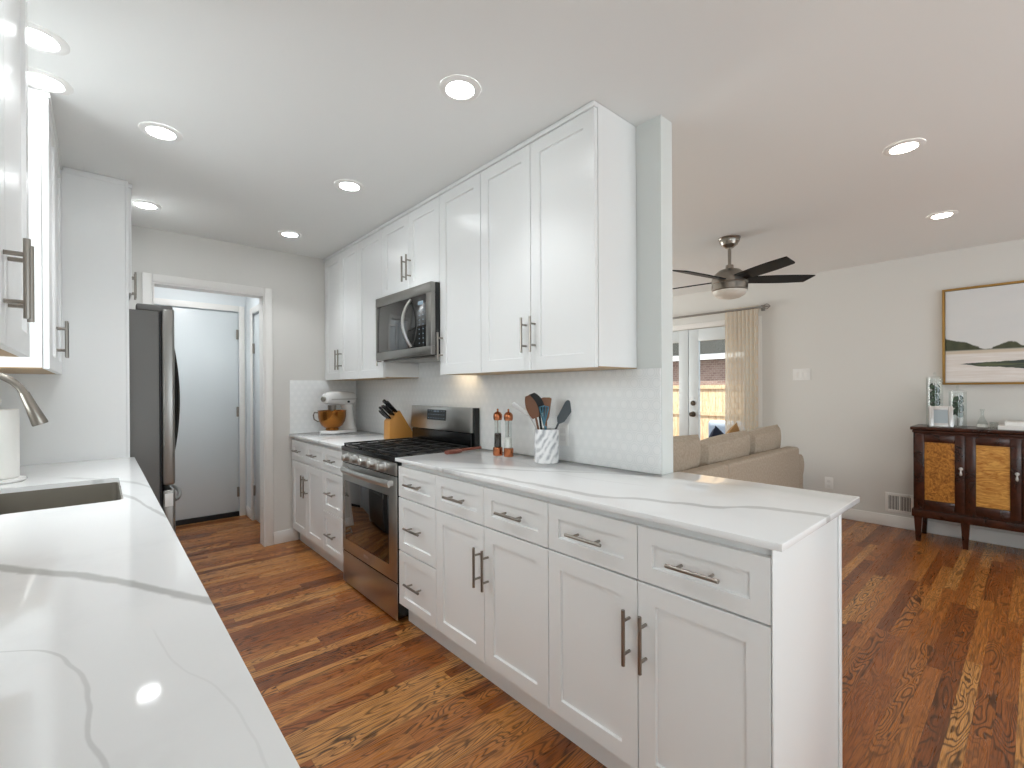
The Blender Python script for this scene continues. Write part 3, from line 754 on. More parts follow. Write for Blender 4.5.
utensil('black ladle standing behind the wooden spoon in the crock', 'ladle', 'ladle', up_(-.010, .0, .935), up_(-.036, .006, 1.16), up_(-.074, .004, 1.262), 'darkgap', 'darkgap', .02, .078, .02, 'oval')
utensil('flat brown wooden turner with square end in the crock', 'turner', 'wooden_turner', up_(-.004, .03, .935), up_(.0, .030, 1.12), up_(.002, .036, 1.242), 'midwood', 'midwood', .024, .056, .008, 'square')
utensil('slate grey spatula leaning right out of the crock', 'spatula', 'spatula', up_(-.022, -.006, .935), up_(.062, .014, 1.112), up_(.130, .03, 1.218), 'grey_sil', 'grey_sil', .04, .058, .012, 'round')
utensil('silver flat handled server leaning left out of the crock', 'server', 'serving_knife', up_(.03, .016, .935), up_(-.085, .010, 1.150), up_(-.172, .004, 1.212), 'silver', 'silver', .017, .023, .004, 'round', .004)
t = thing('whisk', 'teal whisk with looped wires standing in the marble crock', 'whisk', up_(.014, -.008, .935), 'utensils in the marble crock')
MB().tube([up_(.014, -.008, .935), up_(-.008, -.018, 1.10)], .006, 8).build('handle', 'teal', t)
mb = MB()
for k in range(5):
    a = math.pi*k/5
    e1 = LAT*math.cos(a)+AW*math.sin(a)
    mb.tube([up_(-.014, -.02, 1.10)+e1*(.026*math.sin(math.pi*j/12)*math.cos(math.pi*j/12*0)*(1 if j < 6.5 else 1))*(1)+Vector((0, 0, .098*(1-abs(1-j/6)) if False else .098*math.sin(math.pi/2*min(1, j/6)))) if j <= 6 else
             up_(-.014, -.02, 1.10)-e1*.026*math.sin(math.pi*j/12)*1+Vector((0, 0, .098*math.sin(math.pi/2*min(1, (12-j)/6)))) for j in (0, 1, 2, 3, 4, 5)] +
            [up_(-.014, -.02, 1.10+.102)] + [up_(-.014, -.02, 1.10)-e1*.026*math.sin(math.pi*j/12)+Vector((0, 0, .098*math.sin(math.pi/2*(12-j)/6))) for j in (7, 8, 9, 10, 11, 12)], .0024, 6)
mb.build('wires', 'teal', t)
# red wooden spoon lying on the worktop
t = thing('wooden_spatula', 'reddish wooden spatula lying on the worktop beside the range', 'spatula', (1.6, 2.235, .916))
blade(MB(), Vector((1.585, 2.268, .925)), Vector((1.475, 2.226, .928)), .03, .060, .024, Vector((0, 1, 0)), 'oval').build('head', 'redwood', t)
MB().tube([(1.583, 2.268, .926), (1.66, 2.255, .930), (1.73, 2.243, .933)], [.0095, .010, .010], 10, flat=.8).build('handle', 'redwood', t)
# knife block
def knife_block():
    t = thing('knife_block', 'slanted light wood knife block beside the range backguard', 'knife block')
    P = [(-.10, 0), (.105, 0), (.105, .02), (-.018, .215), (-.097, .138)]      # x along the block, z up
    TR = Matrix(((1, 0, 0, 0), (0, 0, 1, 0), (0, 1, 0, 0), (0, 0, 0, 1)))
    mb = MB().prism(P, -.055, .055, .003); mb.bm.transform(TR); bmesh.ops.recalc_face_normals(mb.bm, faces=mb.bm.faces[:]); mb.build('block', 'bamboo', t)
    d = Vector((-.70, 0, .715)).normalized(); al = Vector((.079, 0, .077))
    base = Vector((-.097, 0, .138))
    for k, (s, y, L) in enumerate(((.85, -.032, .115), (.85, 0, .13), (.85, .032, .12), (.55, -.032, .10), (.55, .0, .105), (.55, .032, .10), (.22, -.03, .125), (.22, .0, .085))):
        p = base+al*s+Vector((0, y, 0)); mb = MB()
        mb.tube([p+d*.001, p+d*.015, p+d*L*.5, p+d*L*.92, p+d*L], [.008, .0115, .0115, .013, .008], 8, flat=.75)
        o = mb.build('knife_handle', 'black', t)
    # scissors loops
    mb = MB(); p = base+al*.22+Vector((0, .032, 0))
    for sg in (-1, 1):
        mb.tube([p+d*(.05+.032*math.cos(a))+Vector((0, sg*.015+.014*math.sin(a)*1, 0))+d.cross(Vector((0, 1, 0)))*0 for a in [2*math.pi*k/14 for k in range(15)]], .005, 8)
    mb.tube([p+d*.001, p+d*.022], .007, 8); mb.build('scissor_handle', 'black', t)
    return t
kb = knife_block(); kb.location = (1.700, 3.215, .916); kb.rotation_euler.z = math.radians(-4)
# stand mixer (faces -x, toward the doorway)
def mixer():
    t = thing('stand_mixer', 'white stand mixer with amber metal bowl in the far corner', 'stand mixer')
    def loft(rings, mat, name):
        b = bmesh.new(); R_ = []
        for c, rx, ry, ax in rings:
            ring = []
            for k in range(24):
                a = 2*math.pi*k/24; q = (abs(math.cos(a))**.8*math.copysign(1, math.cos(a)), abs(math.sin(a))**.8*math.copysign(1, math.sin(a)))
                if ax == 'x': ring.append(b.verts.new((c[0], c[1]+q[0]*rx, c[2]+q[1]*ry)))
                else: ring.append(b.verts.new((c[0]+q[0]*rx, c[1]+q[1]*ry, c[2])))
            R_.append(ring)
        for a_, c_ in zip(R_, R_[1:]):
            for k in range(24): b.faces.new((a_[k], a_[(k+1) % 24], c_[(k+1) % 24], c_[k]))
        b.faces.new(R_[0]); b.faces.new(R_[-1]); bmesh.ops.recalc_face_normals(b, faces=b.faces[:])
        mb = MB(); mb.join(b); return mb.build(name, mat, t)
    # local: +x is the front (bowl side)
    mb = MB().prism(rrect(-.155, .175, -.10, .10, .08, 8), 0, .026, .008); mb.build('base', 'mixerwhite', t)
    loft([((-.10, 0, .022), .062, .085, 'z'), ((-.10, 0, .06), .048, .062, 'z'), ((-.098, 0, .13), .040, .046, 'z'), ((-.092, 0, .20), .042, .044, 'z'), ((-.085, 0, .245), .052, .050, 'z')], 'mixerwhite', 'neck')
    loft([((-.165, 0, .300), .028, .030, 'x'), ((-.155, 0, .298), .048, .050, 'x'), ((-.10, 0, .296), .060, .060, 'x'), ((0, 0, .300), .062, .060, 'x'), ((.08, 0, .302), .060, .056, 'x'), ((.135, 0, .300), .054, .050, 'x'), ((.165, 0, .296), .040, .038, 'x'), ((.172, 0, .295), .022, .022, 'x')], 'mixerwhite', 'motor_head')
    MB().lathe([(0, 0), (.021, 0), (.023, .004), (.023, .014), (.018, .018), (0, .018)], (0, 0, 0), 20, Matrix.Translation((.172, 0, .295)) @ Matrix.Rotation(R90, 4, 'Y')).build('hub_cap', 'nickel', t)
    for sg in (-1, 1): BX(-.15, .15, sg*.0605, sg*.0640, .286, .296, .001).build('trim_band', 'silver', t)
    for sg in (-1, 1):
        mb = MB(); mb.lathe([(0, 0), (.009, 0), (.009, .012), (0, .014)], (0, 0, 0), 12, Matrix.Translation((-.04, sg*.061, .268)) @ Matrix.Rotation(-sg*R90, 4, 'X')); mb.build('speed_knob', 'black', t)
    MB().lathe([(.012, .16), (.012, .20), (.034, .20), (.036, .242), (0, .242)], (.085, 0, 0), 20).build('planetary', 'nickel', t)
    MB().lathe([(0, .027), (.052, .027), (.055, .032), (.052, .045), (.085, .068), (.105, .105), (.113, .145), (.114, .190), (.118, .193), (.115, .196), (.111, .192), (.109, .145), (.10, .108), (.082, .075), (0, .055)], (.085, 0, 0), 40).build('bowl', 'bronzebowl', t)
    MB().tube([(.085+.112*math.cos(-1.1), .112*math.sin(-1.1), .175), (.085+.15*math.cos(-1.1), .15*math.sin(-1.1), .178), (.085+.158*math.cos(-1.1), .158*math.sin(-1.1), .155), (.085+.152*math.cos(-1.1), .152*math.sin(-1.1), .12), (.085+.12*math.cos(-1.1), .12*math.sin(-1.1), .10), (.085+.102*math.cos(-1.1), .102*math.sin(-1.1), .105)], .007, 8, flat=.7).build('bowl_handle', 'bronze', t)
    MB().tube([(-.05, -.05, .12), (.0, -.09, .15), (.0, .0, .15)], .004, 6).build('bowl_arm', 'nickel', t)
    return t
mx_ = mixer(); mx_.location = (1.574, 4.060, .916); mx_.rotation_euler.z = math.radians(204)
# outlet on the backsplash
t = thing('wall_outlet', 'white outlet plate on the backsplash behind the marble crock', 'outlet', (1.797, 1.63, 1.0))
BX(1.7925, 1.7975, 1.595, 1.666, .992, 1.108, .002).build('plate', 'whiteplastic', t)
for z in (1.03, 1.07): BX(1.7905, 1.7923, 1.612, 1.648, z-.014, z+.014, .0008).build('socket', 'book', t)

# ---------------------------------------------------------------- faucet, towels on the left
t = thing('kitchen_faucet', 'brushed nickel gooseneck faucet arching over the sink', 'faucet', (-.40, 2.34, .916))
MB().lathe([(0, 0), (.027, 0), (.027, .006), (.022, .012), (.022, .10), (.016, .108), (0, .108)], (-.40, 2.34, .916), 24).build('base', 'nickel', t)
pts = [(-.403, 2.34, 1.02), (-.404, 2.34, 1.12), (-.405, 2.34, 1.22)]
for i in range(1, 13):
    a = math.pi*(1-i/12*.89); pts.append((-.297+.108*math.cos(a), 2.34, 1.24+.108*math.sin(a)))
MB().tube(pts, .0115, 14).build('spout', 'nickel', t)
p = Vector(pts[-1]); d = Vector((.34, 0, -.94)).normalized()
MB().tube([p-d*.004, p+d*.012, p+d*.05, p+d*.110, p+d*.115], [.0135, .0145, .017, .0225, .021], 18).build('spray_head', 'nickel', t)
MB().tube([(-.378, 2.34, .985), (-.35, 2.335, .99), (-.30, 2.33, 1.02)], [.009, .007, .006], 10).build('lever', 'nickel', t)
TX, TY = -.318, 2.815
t = thing('paper_towel_holder', 'white paper towel holder with round base beside the sink', 'paper towel holder', (TX, TY, .916))
MB().lathe([(0, 0), (.084, 0), (.088, .004), (.086, .012), (.07, .015), (0, .015)], (TX, TY, .916), 40).build('base', 'whiteplastic', t)
MB().lathe([(.009, .015), (.009, .312), (.016, .316), (.019, .326), (.016, .338), (0, .342)], (TX, TY, .916), 20).build('rod', 'whiteplastic', t)
tag(MB().lathe([(.02, .017), (.066, .017), (.068, .020), (.068, .294), (.066, .297), (.02, .297), (.02, .017)], (TX, TY, .916), 48).build('paper_towel_roll', 'paper'),
    'full white paper towel roll on the holder by the sink', 'paper towel')

# ---------------------------------------------------------------- living room: french door, curtain
fr = MB()
fr.box(RX-.012, RX-.0005, RDY0-.075, RDY0, 0, RDZ+.065, .004); fr.box(RX-.012, RX-.0005, RDY1, RDY1+.075, 0, RDZ+.065, .004); fr.box(RX-.012, RX-.0005, RDY0, RDY1, RDZ, RDZ+.065, .004)
struct(fr, 'trim_5', 'trim')
def leaf(n, y0, y1, hw):
    g0, g1, z0, z1 = y0+.125, y1-.125, .28, 1.868
    X0, X1 = RX+.012, RX+.056; mb = MB()
    mb.box(X0, X1, y0, g0, .012, RDZ-.006, .002); mb.box(X0, X1, g1, y1, .012, RDZ-.006, .002); mb.box(X0, X1, g0, g1, .012, z0, .002); mb.box(X0, X1, g0, g1, z1, RDZ-.006, .002)
    d = struct(mb, 'door_%d' % n, 'door')
    BX(RX+.03, RX+.038, g0+.001, g1-.001, z0+.001, z1-.001).build('door_glass', 'glass', d)
    if hw:
        y = y1-.055
        for z, r in ((.968, .028), (1.104, .026)):
            mb = MB().lathe([(0, 0), (.034, 0), (.034, .006), (.014, .01), (.012, .028), (r, .04), (r, .05), (.016, .058), (0, .058)] if z < 1 else [(0, 0), (.03, 0), (.03, .012), (.022, .018), (0, .018)], (0, 0, 0), 20, Matrix.Translation((X0-.0005, y, z)) @ Matrix.Rotation(-R90, 4, 'Y'))
            mb.build('door_knob' if z < 1 else 'deadbolt', 'bronze', d)
leaf(3, RDY0+.003, 2.888, True); leaf(4, 2.897, RDY1-.003, False)
t = thing('curtain_rod', 'brushed metal curtain rod with finial above the french door', 'curtain rod', (5.40, 2.9, 2.168))
MB().tube([(5.395, 1.985, 2.168), (5.395, 3.86, 2.168)], .0125, 12).build('rod', 'dsteel', t)
mb = MB()
for y in (1.985,):
    for k in range(4):
        a = k*math.pi/2
        mb.tube([(5.395+.026*math.sin(math.pi*i/8)*math.cos(a), y-.075*i/8, 2.168+.026*math.sin(math.pi*i/8)*math.sin(a)) for i in range(9)], .0042, 6)
    mb.lathe([(.014, -.008), (.016, 0), (.010, .01)], (0, 0, 0), 12, Matrix.Translation((5.395, y, 2.168)) @ Matrix.Rotation(R90, 4, 'X'))
mb.build('finial', 'dsteel', t)
mb = MB(); mb.box(5.39, RX-.001, 2.005, 2.017, 2.160, 2.176, .002); mb.box(RX-.012, RX-.001, 1.99, 2.032, 2.135, 2.20, .002)
mb.box(5.39, RX-.001, 3.80, 3.812, 2.160, 2.176, .002); mb.build('bracket', 'dsteel', t)
def curtain(y0, y1, label):
    b = bmesh.new(); uvl = b.loops.layers.uv.new('UVMap'); nu, nv = 120, 24; folds = 8.5; g = []
    for i in range(nu+1):
        row = []
        for j in range(nv+1):
            u, v = i/nu, j/nv; z = 2.192-2.18*v
            amp = .030*(.55+.45*v)*(.75+.25*math.sin(u*9+2)); ph = 2*math.pi*folds*u+.5*math.sin(3*v+u*5)
            x = 5.395+amp*math.sin(ph)*(1 if v > .03 else .35); y = y0+(y1-y0)*(u+.012*math.sin(ph*2))*(1)+.015*math.sin(2*v)*(.5-u)
            if v < .02: x += .0
            row.append((b.verts.new((x, y, z)), (u*.95, v*2.18)))
        g.append(row)
    for i in range(nu):
        for j in range(nv):
            q = [g[i][j], g[i+1][j], g[i+1][j+1], g[i][j+1]]; f = b.faces.new([k[0] for k in q])
            for lp, k in zip(f.loops, q): lp[uvl].uv = k[1]
    mb = MB(); mb.bm.free(); mb.bm = b
    return tag(mb.build('curtain', 'curtain'), label, 'curtain')
curtain(2.03, 2.40, 'cream sheer curtain with trellis pattern hanging at the french door')

# ---------------------------------------------------------------- sofa
SB, SXL, SXR = 1.50, 2.20, 4.955
t = thing('sofa', 'beige fabric sofa seen from behind beyond the peninsula', 'sofa', (3.6, 1.95, 0))
mb = MB(); mb.box(SXL, 3.45, SB, SB+.12, .10, .728, .025, 4); mb.box(3.452, SXR, SB, SB+.12, .10, .728, .025, 4); mb.build('backrest', 'sofa', t)
BX(SXL, SXR, SB+.125, SB+.93, .10, .42, .03, 4).build('seat_base', 'sofa', t)
for i in range(3):
    w3 = (SXR-SXL)/3; BX(SXL+i*w3+.004, SXL+(i+1)*w3-.004, SB+.13, SB+.96, .423, .54, .045, 4).build('seat_cushion', 'sofa', t)
for sg, xa in ((1, SXR+.006), (-1, SXL-.006)):
    mb = MB(); y0, y1 = SB+.03, SB+.95
    prof = [(0, .10), (.19, .10), (.19, .43)] + [(.115+.115*math.cos(a), .53+.115*math.sin(a)) for a in [math.radians(-30+q*240/12) for q in range(13)]] + [(0, .45)]
    mb.prism([(xa+sg*px, pz) for px, pz in (prof if sg > 0 else prof[::-1])], y0, y1, .006)
    mb.bm.transform(Matrix(((1, 0, 0, 0), (0, 0, 1, 0), (0, 1, 0, 0), (0, 0, 0, 1)))); bmesh.ops.recalc_face_normals(mb.bm, faces=mb.bm.faces[:])
    mb.build('arm', 'sofa', t)
for x in (SXL+.1, SXR-.1):
    for y in (SB+.06, SB+.85): MB().lathe([(.02, 0), (.03, .09), (.03, .0995), (0, .0995)], (x, y, 0), 12).build('foot', 'dkwood', t)
for lab, x0, x1, zt, tw in (('beige sofa back cushion nearest the partition wall', 2.50, 3.355, .955, 2), ('middle beige back cushion of the sofa', 3.395, 4.245, .905, -2.5), ('beige sofa back cushion at the far right', 4.28, 4.955, .915, -3)):
    w3 = x1-x0; h3 = zt-.545
    mb = MB().pillow(w3, h3*1.03, .21, Matrix.Translation(((x0+x1)/2, SB+.225, .541+h3/2)) @ Matrix.Rotation(math.radians(9), 4, 'X') @ Matrix.Rotation(math.radians(tw), 4, 'Y'), 18, .34)
    tag(mb.build('back_cushion', 'sofa'), lab, 'cushion', 'loose back cushions on the sofa')
for lab, x, mt, rz, sz in (('navy throw pillow peeking over the sofa back', 4.25, 'navy', 24, .30), ('tan throw pillow peeking over the sofa back', 4.58, 'tanfab', -34, .30)):
    mb = MB().pillow(sz, sz, .11, Matrix.Translation((x, SB+.475, .58+sz*.58)) @ Matrix.Rotation(math.radians(10), 4, 'X') @ Matrix.Rotation(math.radians(rz), 4, 'Y'), 12)
    tag(mb.build('throw_pillow', mt), lab, 'pillow', 'throw pillows on the sofa')

# ---------------------------------------------------------------- ceiling fan
FXc, FYc = 3.69, 1.6
t = thing('ceiling_fan', 'brushed nickel ceiling fan with five black blades and bowl light', 'ceiling fan', (FXc, FYc, ZC))
MB().lathe([(0, ZC-.0005), (.080, ZC-.0005), (.080, ZC-.008), (.074, ZC-.016), (.074, ZC-.022), (.070, ZC-.036), (.066, ZC-.036), (.058, ZC-.056), (.052, ZC-.058), (.030, ZC-.078), (0, ZC-.082)], (FXc, FYc, 0), 32).build('canopy', 'nickel', t)
MB().lathe([(.0125, ZC-.07), (.0125, 2.245), (.028, 2.245), (.03, 2.215), (.0, 2.21)], (FXc, FYc, 0), 16).build('downrod', 'nickel', t)
MB().lathe([(.03, 2.218), (.075, 2.205), (.11, 2.175), (.127, 2.145), (.130, 2.125), (.130, 2.105), (.126, 2.10), (.126, 2.096), (.130, 2.092), (.130, 2.05), (.122, 2.045), (0, 2.045)], (FXc, FYc, 0), 40).build('motor_housing', 'nickel', t)
MB().lathe([(.122, 2.044), (.120, 2.03), (.105, 2.008), (.075, 1.992), (.04, 1.985), (0, 1.983)], (FXc, FYc, 0), 40).build('light_bowl', 'frost', t)
for k, (a_, r_) in enumerate(((-5, .61), (-77, .61), (-149, .61), (139, .61), (67, .61))):
    ang = math.radians(a_)-YAW
    b = bmesh.new(); K = 12; top = []; bot = []
    for i in range(K+1):
        u = i/K; r = .115+u*(r_-.115); wd = .052+.016*math.sin(math.pi*u*.8)-.01*u
        sk = .03*u if i == K else 0
        A, B = (r-.035 if i == K else r, wd), (r, -wd)
        top.append([b.verts.new((A[0], A[1], .004)), b.verts.new((B[0], B[1], .004))]); bot.append([b.verts.new((A[0], A[1], -.004)), b.verts.new((B[0], B[1], -.004))])
    for i in range(K):
        b.faces.new((top[i][0], top[i][1], top[i+1][1], top[i+1][0])); b.faces.new((bot[i][0], bot[i+1][0], bot[i+1][1], bot[i][1]))
        b.faces.new((top[i][0], top[i+1][0], bot[i+1][0], bot[i][0])); b.faces.new((top[i][1], bot[i][1], bot[i+1][1], top[i+1][1]))
    for i in (0, K): b.faces.new((top[i][0], top[i][1], bot[i][1], bot[i][0]))
    bmesh.ops.recalc_face_normals(b, faces=b.faces[:])
    b.transform(Matrix.Translation((FXc, FYc, 2.128)) @ Matrix.Rotation(ang, 4, 'Z') @ Matrix.Rotation(math.radians(-13), 4, 'X'))
    mb = MB(); mb.join(b); mb.build('blade', 'fan_black', t)

# ---------------------------------------------------------------- sideboard and what stands on it
SFX, STZ = 5.115, .958; SY_L, SY_R = .70, -.85
t = thing('sideboard', 'dark mahogany sideboard with burl door panels against the right wall', 'sideboard', (5.29, -.08, 0))
mb = MB(); mb.box(SFX-.02, RX-.005, SY_R-.02, SY_L+.02, STZ-.028, STZ, .008, 3); mb.box(SFX-.008, RX-.008, SY_R-.008, SY_L+.008, STZ-.05, STZ-.029, .006); mb.build('top', 'mahogany', t)
BX(SFX, RX-.01, SY_R, SY_L, .27, STZ-.051).build('case', 'mahogany', t)
mb = MB(); mb.box(SFX-.012, RX-.01, SY_R-.012, SY_L+.012, .205, .269, .006); mb.build('plinth', 'mahogany', t)
dw = .2985
ys = [SY_L-.013-i*.302 for i in range(5)]
for i, y in enumerate(ys):
    if y-dw < SY_R: break
    d = MB(); st = .058; a, b_ = y-dw, y; z0, z1 = .285, STZ-.062
    d.box(SFX-.014, SFX-.0005, a, a+st, z0, z1, .003); d.box(SFX-.014, SFX-.0005, b_-st, b_, z0, z1, .003); d.box(SFX-.014, SFX-.0005, a+st, b_-st, z0, z0+.07, .003); d.box(SFX-.014, SFX-.0005, a+st, b_-st, z1-.062, z1, .003)
    d = d.build('door', 'mahogany', t)
    BX(SFX-.007, SFX-.0008, a+st+.001, b_-st-.001, z0+.071, z1-.063).build('door_panel', 'burl' if i % 2 == 0 else 'burl2', d, 'golden burl veneer panel')
    hk = MB(); yh = a+.022; zc = .625
    hk.lathe([(0, 0), (.013, 0), (.011, .004), (.004, .006), (.004, .012), (0, .012)], (0, 0, 0), 14, Matrix.Translation((SFX-.0145, yh, zc+.012)) @ Matrix.Rotation(-R90, 4, 'Y'))
    hk.lathe([(0, -.052), (.007, -.048), (.009, -.036), (.005, -.018), (.003, 0), (0, .002)], (SFX-.025, yh, zc+.010), 12)
    hk.build('pull', 'silver', d)
for y in (SY_L-.028, SY_L-.312, SY_L-.95, SY_R+.028):
    for x in ((SFX+.022, RX-.045)):
        if x > SFX+.1 and -.8 < y < .6: continue
        mb = MB(); b = bmesh.new(); lo, hi = .015, .026
        v0 = [b.verts.new((x+i*lo, y+j*lo, 0)) for i, j in ((-1, -1), (1, -1), (1, 1), (-1, 1))]; v1 = [b.verts.new((x+i*hi, y+j*hi, .2045)) for i, j in ((-1, -1), (1, -1), (1, 1), (-1, 1))]
        for k in range(4): b.faces.new((v0[k], v0[(k+1) % 4], v1[(k+1) % 4], v1[k]))
        b.faces.new(v0); b.faces.new(v1); bmesh.ops.recalc_face_normals(b, faces=b.faces[:]); mb.join(b); mb.build('leg', 'mahogany', t)
TZ = STZ+.001
def jar(label, x, y, h, r):
    t = thing('glass_jar', label, 'jar', (x, y, TZ), 'lidded glass jars on the sideboard')
    MB().lathe([(0, 0), (r, 0), (r, h), (r-.002, h), (r-.002, .004), (0, .004)], (x, y, TZ), 28).build('jar_body', 'glass', t)
    MB().lathe([(r+.002, h+.001), (r+.002, h+.008), (r*.6, h+.018), (.006, h+.022), (.006, h+.03), (.012, h+.042), (.008, h+.054), (0, h+.057), ], (x, y, TZ), 24).build('lid', 'glass', t)
def sprig(label, x, y, h, rr, n):
    t = thing('eucalyptus_sprig', label, 'greenery', (x, y, TZ+.006), 'eucalyptus sprigs in the jars')
    MB().tube([(x, y, TZ+.006), (x+.004, y-.003, TZ+h*.5), (x, y, TZ+h)], .0018, 6).build('stem', 'leaf', t)
    mb = MB()
    for k in range(n):
        z = TZ+h*(.38+.60*k/n); a = k*2.4+x*9; lr = .023-.004*k/n
        b = bmesh.new(); bmesh.ops.create_circle(b, cap_ends=True, radius=lr, segments=12)
        e = bmesh.ops.extrude_face_region(b, geom=b.faces[:])
        for v in e['geom']:
            if isinstance(v, bmesh.types.BMVert): v.co.z += .0012
        b.transform(Matrix.Translation((x+rr*math.cos(a), y+rr*math.sin(a), z)) @ Matrix.Rotation(a, 4, 'Z') @ Matrix.Rotation(math.radians(62), 4, 'Y'))
        mb.join(b)
    mb.build('leaves', 'leaf', t)
jar('tall lidded glass jar of eucalyptus behind the silver photo frame', 5.33, .590, .40, .055); sprig('dark eucalyptus in the tall glass jar', 5.33, .590, .36, .026, 26)
jar('shorter lidded glass jar of eucalyptus right of the photo frame', 5.30, .445, .285, .055); sprig('dark eucalyptus in the shorter glass jar', 5.30, .445, .255, .026, 20)
t = thing('photo_frame', 'small silver photo frame standing in front of the tall jar', 'photo frame', (5.19, .53, TZ))
PM = Matrix.Translation((5.19, .535, TZ)) @ Matrix.Rotation(math.radians(10), 4, 'Z') @ Matrix.Rotation(math.radians(12), 4, 'Y')
mb = MB(); W2, H2, bw = .075, .172, .031
for a in ((-W2, -W2+bw, 0, H2), (W2-bw, W2, 0, H2), (-W2+bw, W2-bw, 0, bw), (-W2+bw, W2-bw, H2-bw, H2)): mb.box(-.009, .009, a[0], a[1], a[2], a[3], .003, mat=PM)
mb.build('frame', 'silver', t)
BX(-.004, .006, -W2+bw+.0005, W2-bw-.0005, bw+.0005, H2-bw-.0005, mat=PM).build('photo', 'photo', t, 'pale photo print')
BX(.01, .014, -.02, .02, .004, .11, mat=PM @ Matrix.Rotation(math.radians(14), 4, 'Y')).build('easel_leg', 'dkwood', t)
t = thing('glass_decanter', 'small clear conical glass decanter on the sideboard', 'decanter', (5.27, .30, TZ))
MB().lathe([(0, 0), (.036, 0), (.038, .006), (.03, .04), (.012, .09), (.009, .12), (.016, .15), (.014, .15), (.007, .12), (.010, .09), (.028, .04), (.034, .008), (0, .006)], (5.27, .30, TZ), 24).build('bottle', 'glass', t)
MB().lathe([(0, .007), (.033, .008), (.029, .030), (0, .030)], (5.27, .30, TZ), 20).build('contents', 'salt', t, 'white contents')
tag(MB().lathe([(0, 0), (.024, 0), (.026, .05), (.0245, .05), (.0225, .004), (0, .004)], (5.26, .235, TZ), 20).build('drinking_glass', 'glass'), 'small low glass between the decanter and the books', 'glass')
for lab, z, y0, y1, x0 in (('white book at the bottom of the stack on the sideboard', TZ, -.06, .21, 5.16), ('white book on top of the stack on the sideboard', TZ+.0295, -.04, .175, 5.19)):
    t = thing('book', lab, 'book', (5.28, (y0+y1)/2, z), 'white books stacked on the sideboard')
    mb = MB(); mb.box(x0, x0+.22, y0, y1, z, z+.003); mb.box(x0, x0+.22, y0, y1, z+.026, z+.029); mb.box(x0, x0+.003, y0, y1, z+.003, z+.026); mb.build('cover', 'book', t)
    BX(x0+.004, x0+.215, y0+.005, y1-.005, z+.0032, z+.0258).build('pages', 'pages', t)
# painting
PY0, PY1, PZ0, PZ1 = .552, -.95, 1.306, 2.122
t = thing('framed_painting', 'large gold-framed landscape painting hanging above the sideboard', 'painting', (5.46, -.2, PZ0))
mb = MB(); f_ = .016; xa, xb = RX-.05, RX-.002
for a in ((PY0-f_, PY0, PZ0, PZ1), (PY1, PY1+f_, PZ0, PZ1), (PY1+f_, PY0-f_, PZ0, PZ0+f_), (PY1+f_, PY0-f_, PZ1-f_, PZ1)): mb.box(xa, xb, a[0], a[1], a[2], a[3], .001)
mb.build('frame', 'brass', t)
BX(xa+.008, xb, PY1+f_+.004, PY0-f_-.004, PZ0+f_+.004, PZ1-f_-.004).build('canvas', painting_mat(PY0-f_, PZ1-f_, PZ0+f_), t)
# wall plates and register
t = thing('light_switch', 'white three-gang switch plate on the right wall beyond the sofa', 'light switch', (RX, 1.64, 1.36))
BX(RX-.006, RX-.0005, 1.558, 1.722, 1.366, 1.486, .002).build('plate', 'whiteplastic', t)
for y in (1.594, 1.640, 1.686): BX(RX-.010, RX-.0062, y-.016, y+.016, 1.393, 1.459, .002).build('rocker', 'whiteplastic', t)
t = thing('wall_outlet', 'white outlet low on the right wall between sofa and register', 'outlet', (RX, 1.4, .27))
BX(RX-.006, RX-.0005, 1.364, 1.436, .27, .388, .002).build('plate', 'whiteplastic', t)
for z in (.307, .351): BX(RX-.009, RX-.0062, 1.384, 1.416, z-.014, z+.014, .002).build('socket', 'book', t)
t = thing('wall_register', 'white metal wall register with dark slots beside the sideboard', 'register', (RX, .85, .137))
BX(RX-.004, RX-.0005, .756, .94, .145, .305).build('backing', 'darkgap', t)
mb = MB(); y0, y1, z0, z1 = .745, .950, .135, .314
for a in ((y0, y0+.024, z0, z1), (y1-.024, y1, z0, z1), (y0+.024, y1-.024, z0, z0+.026), (y0+.024, y1-.024, z1-.026, z1), (y0+.1, y0+.108, z0+.026, z1-.026)): mb.box(RX-.011, RX-.0042, a[0], a[1], a[2], a[3], .002)
mb.build('frame', 'whiteplastic', t)
mb = MB()
for i in range(14):
    y = y0+.032+i*.0108; mb.box(RX-.010, RX-.0043, y-.0022, y+.0022, z0+.0265, z1-.0265)
mb.build('louvers', 'whiteplastic', t)

# ---------------------------------------------------------------- ceiling downlights
def can(label, x, y, mat='lens', pw=8.5):
    t = thing('ceiling_downlight', label, 'ceiling light', (x, y, ZC-.0005), 'recessed downlights')
    MB().lathe([(.053, ZC-.0045), (.056, ZC-.007), (.074, ZC-.006), (.081, ZC-.0025), (.081, ZC-.0005)], (x, y, 0), 40).build('trim_ring', 'whiteplastic', t)
    MB().lathe([(.0525, ZC-.0050), (.048, ZC-.0075), (.030, ZC-.009), (0, ZC-.0095)], (x, y, 0), 32).build('lens', mat, t)
    d = bpy.data.lights.new('downlight_lamp', 'SPOT'); d.energy = pw; d.color = (1, .94, .85) if mat == 'lens_warm' else (.94, .975, 1)
    d.spot_size = math.radians(116); d.spot_blend = .7; d.shadow_soft_size = .045
    o = bpy.data.objects.new('downlight_lamp', d); COL.objects.link(o); o.parent = t; o.location = (0, 0, -.02)
can('large recessed downlight nearest the camera, centre of the kitchen ceiling', 1.060, 1.495)
can('recessed downlight above the range, middle of the right row', 1.080, 2.62)
can('recessed downlight near the doorway at the end of the right row', 1.076, 3.72)
can('recessed downlight in the middle of the left row above the walkway', .215, 2.634)
can('recessed downlight above the fridge at the end of the left row', .225, 3.728)
can('lower of the two recessed downlights over the sink', -.150, 2.49, 'lens_sink', 2.5)
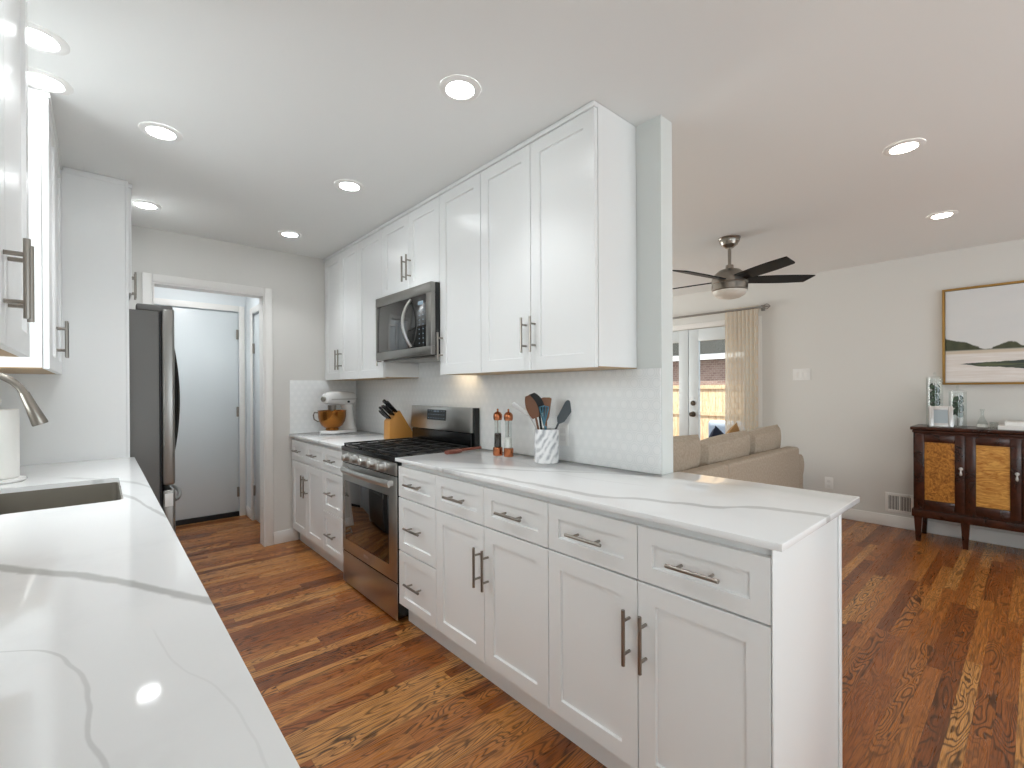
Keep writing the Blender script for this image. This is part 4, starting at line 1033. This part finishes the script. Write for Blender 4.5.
can('upper of the two recessed downlights over the sink', -.150, 2.20, 'lens_sink', 2.5)
can('larger recessed downlight over the dining area, upper right of picture', 2.947, .435, 'lens_warm', 6)
can('smaller recessed downlight over the sideboard side of the dining area', 4.304, .436, 'lens_warm', 6)
can('recessed downlight of the left row behind the camera view', .22, 1.5)
can('recessed downlight over the dining area behind the camera', 2.947, -1.2, 'lens_warm', 6)
can('recessed downlight near the sideboard end behind the camera', 4.304, -1.2, 'lens_warm', 6)
can('unseen fill downlight added in the hall beyond the doorway', .62, 4.8, 'lens_hall_fill')

# ---------------------------------------------------------------- outdoors beyond the french door
struct(BX(5.65, 26, -8, 20, -.3, -.2), 'ground', 'concrete')
t = thing('wooden_fence', 'sunlit cedar plank fence beyond the french door', 'fence', (9.6, 4.5, -.2))
for i in range(44):
    y = 1.2+i*.142
    BX(9.6, 9.62, y, y+.137, -.2, 1.30+random.uniform(-.004, .004), .002).build('plank', 'fence', t)
mb = MB()
for z in (.1, .72, 1.28): mb.box(9.555, 9.599, 1.2, 7.4, z, z+.08)
mb.build('rail', 'fence', t)
t = thing('neighbour_house', 'brick house with white fascia and grey roof beyond the fence', 'house', (14, 5.5, -.2))
BX(13, 16, 0, 12, -.2, 2.1).build('wall', 'brick', t)
BX(12.6, 12.64, -.3, 12.3, 2.09, 2.25).build('fascia', 'whiteplastic', t, 'white fascia')
mb = MB().prism([(12.58, 2.255), (16.4, 4.3), (16.4, 2.255)], -.3, 12.3)
mb.bm.transform(Matrix(((1, 0, 0, 0), (0, 0, 1, 0), (0, 1, 0, 0), (0, 0, 0, 1)))); bmesh.ops.recalc_face_normals(mb.bm, faces=mb.bm.faces[:]); mb.build('roof', 'roofing', t)
t = thing('patio_chair', 'pale blue cushioned patio chair outside the french door', 'chair', (6.6, 3.15, -.2))
cx, cy, cz = 6.75, 3.09, -.2
for x in (-.27, .27):
    for y in (-.27, .27): BX(cx+x-.02, cx+x+.02, cy+y-.02, cy+y+.02, cz, cz+.58, .004).build('leg', 'patioframe', t)
BX(cx-.29, cx+.29, cy-.29, cy+.29, cz+.36, cz+.40, .005).build('seat_frame', 'patioframe', t)
BX(cx-.27, cx+.25, cy-.26, cy+.26, cz+.401, cz+.52, .04, 4).build('seat_cushion', 'paleblue', t)
BX(cx+.20, cx+.34, cy-.27, cy+.27, cz+.525, cz+1.0, .05, 4).build('back_cushion', 'paleblue', t)
BX(cx+.342, cx+.37, cy-.29, cy+.29, cz+.40, cz+.95, .005).build('back_frame', 'patioframe', t)
for y in (-.28, .28): BX(cx-.29, cx+.34, cy+y-.03, cy+y+.03, cz+.581, cz+.61, .006).build('arm', 'patioframe', t)
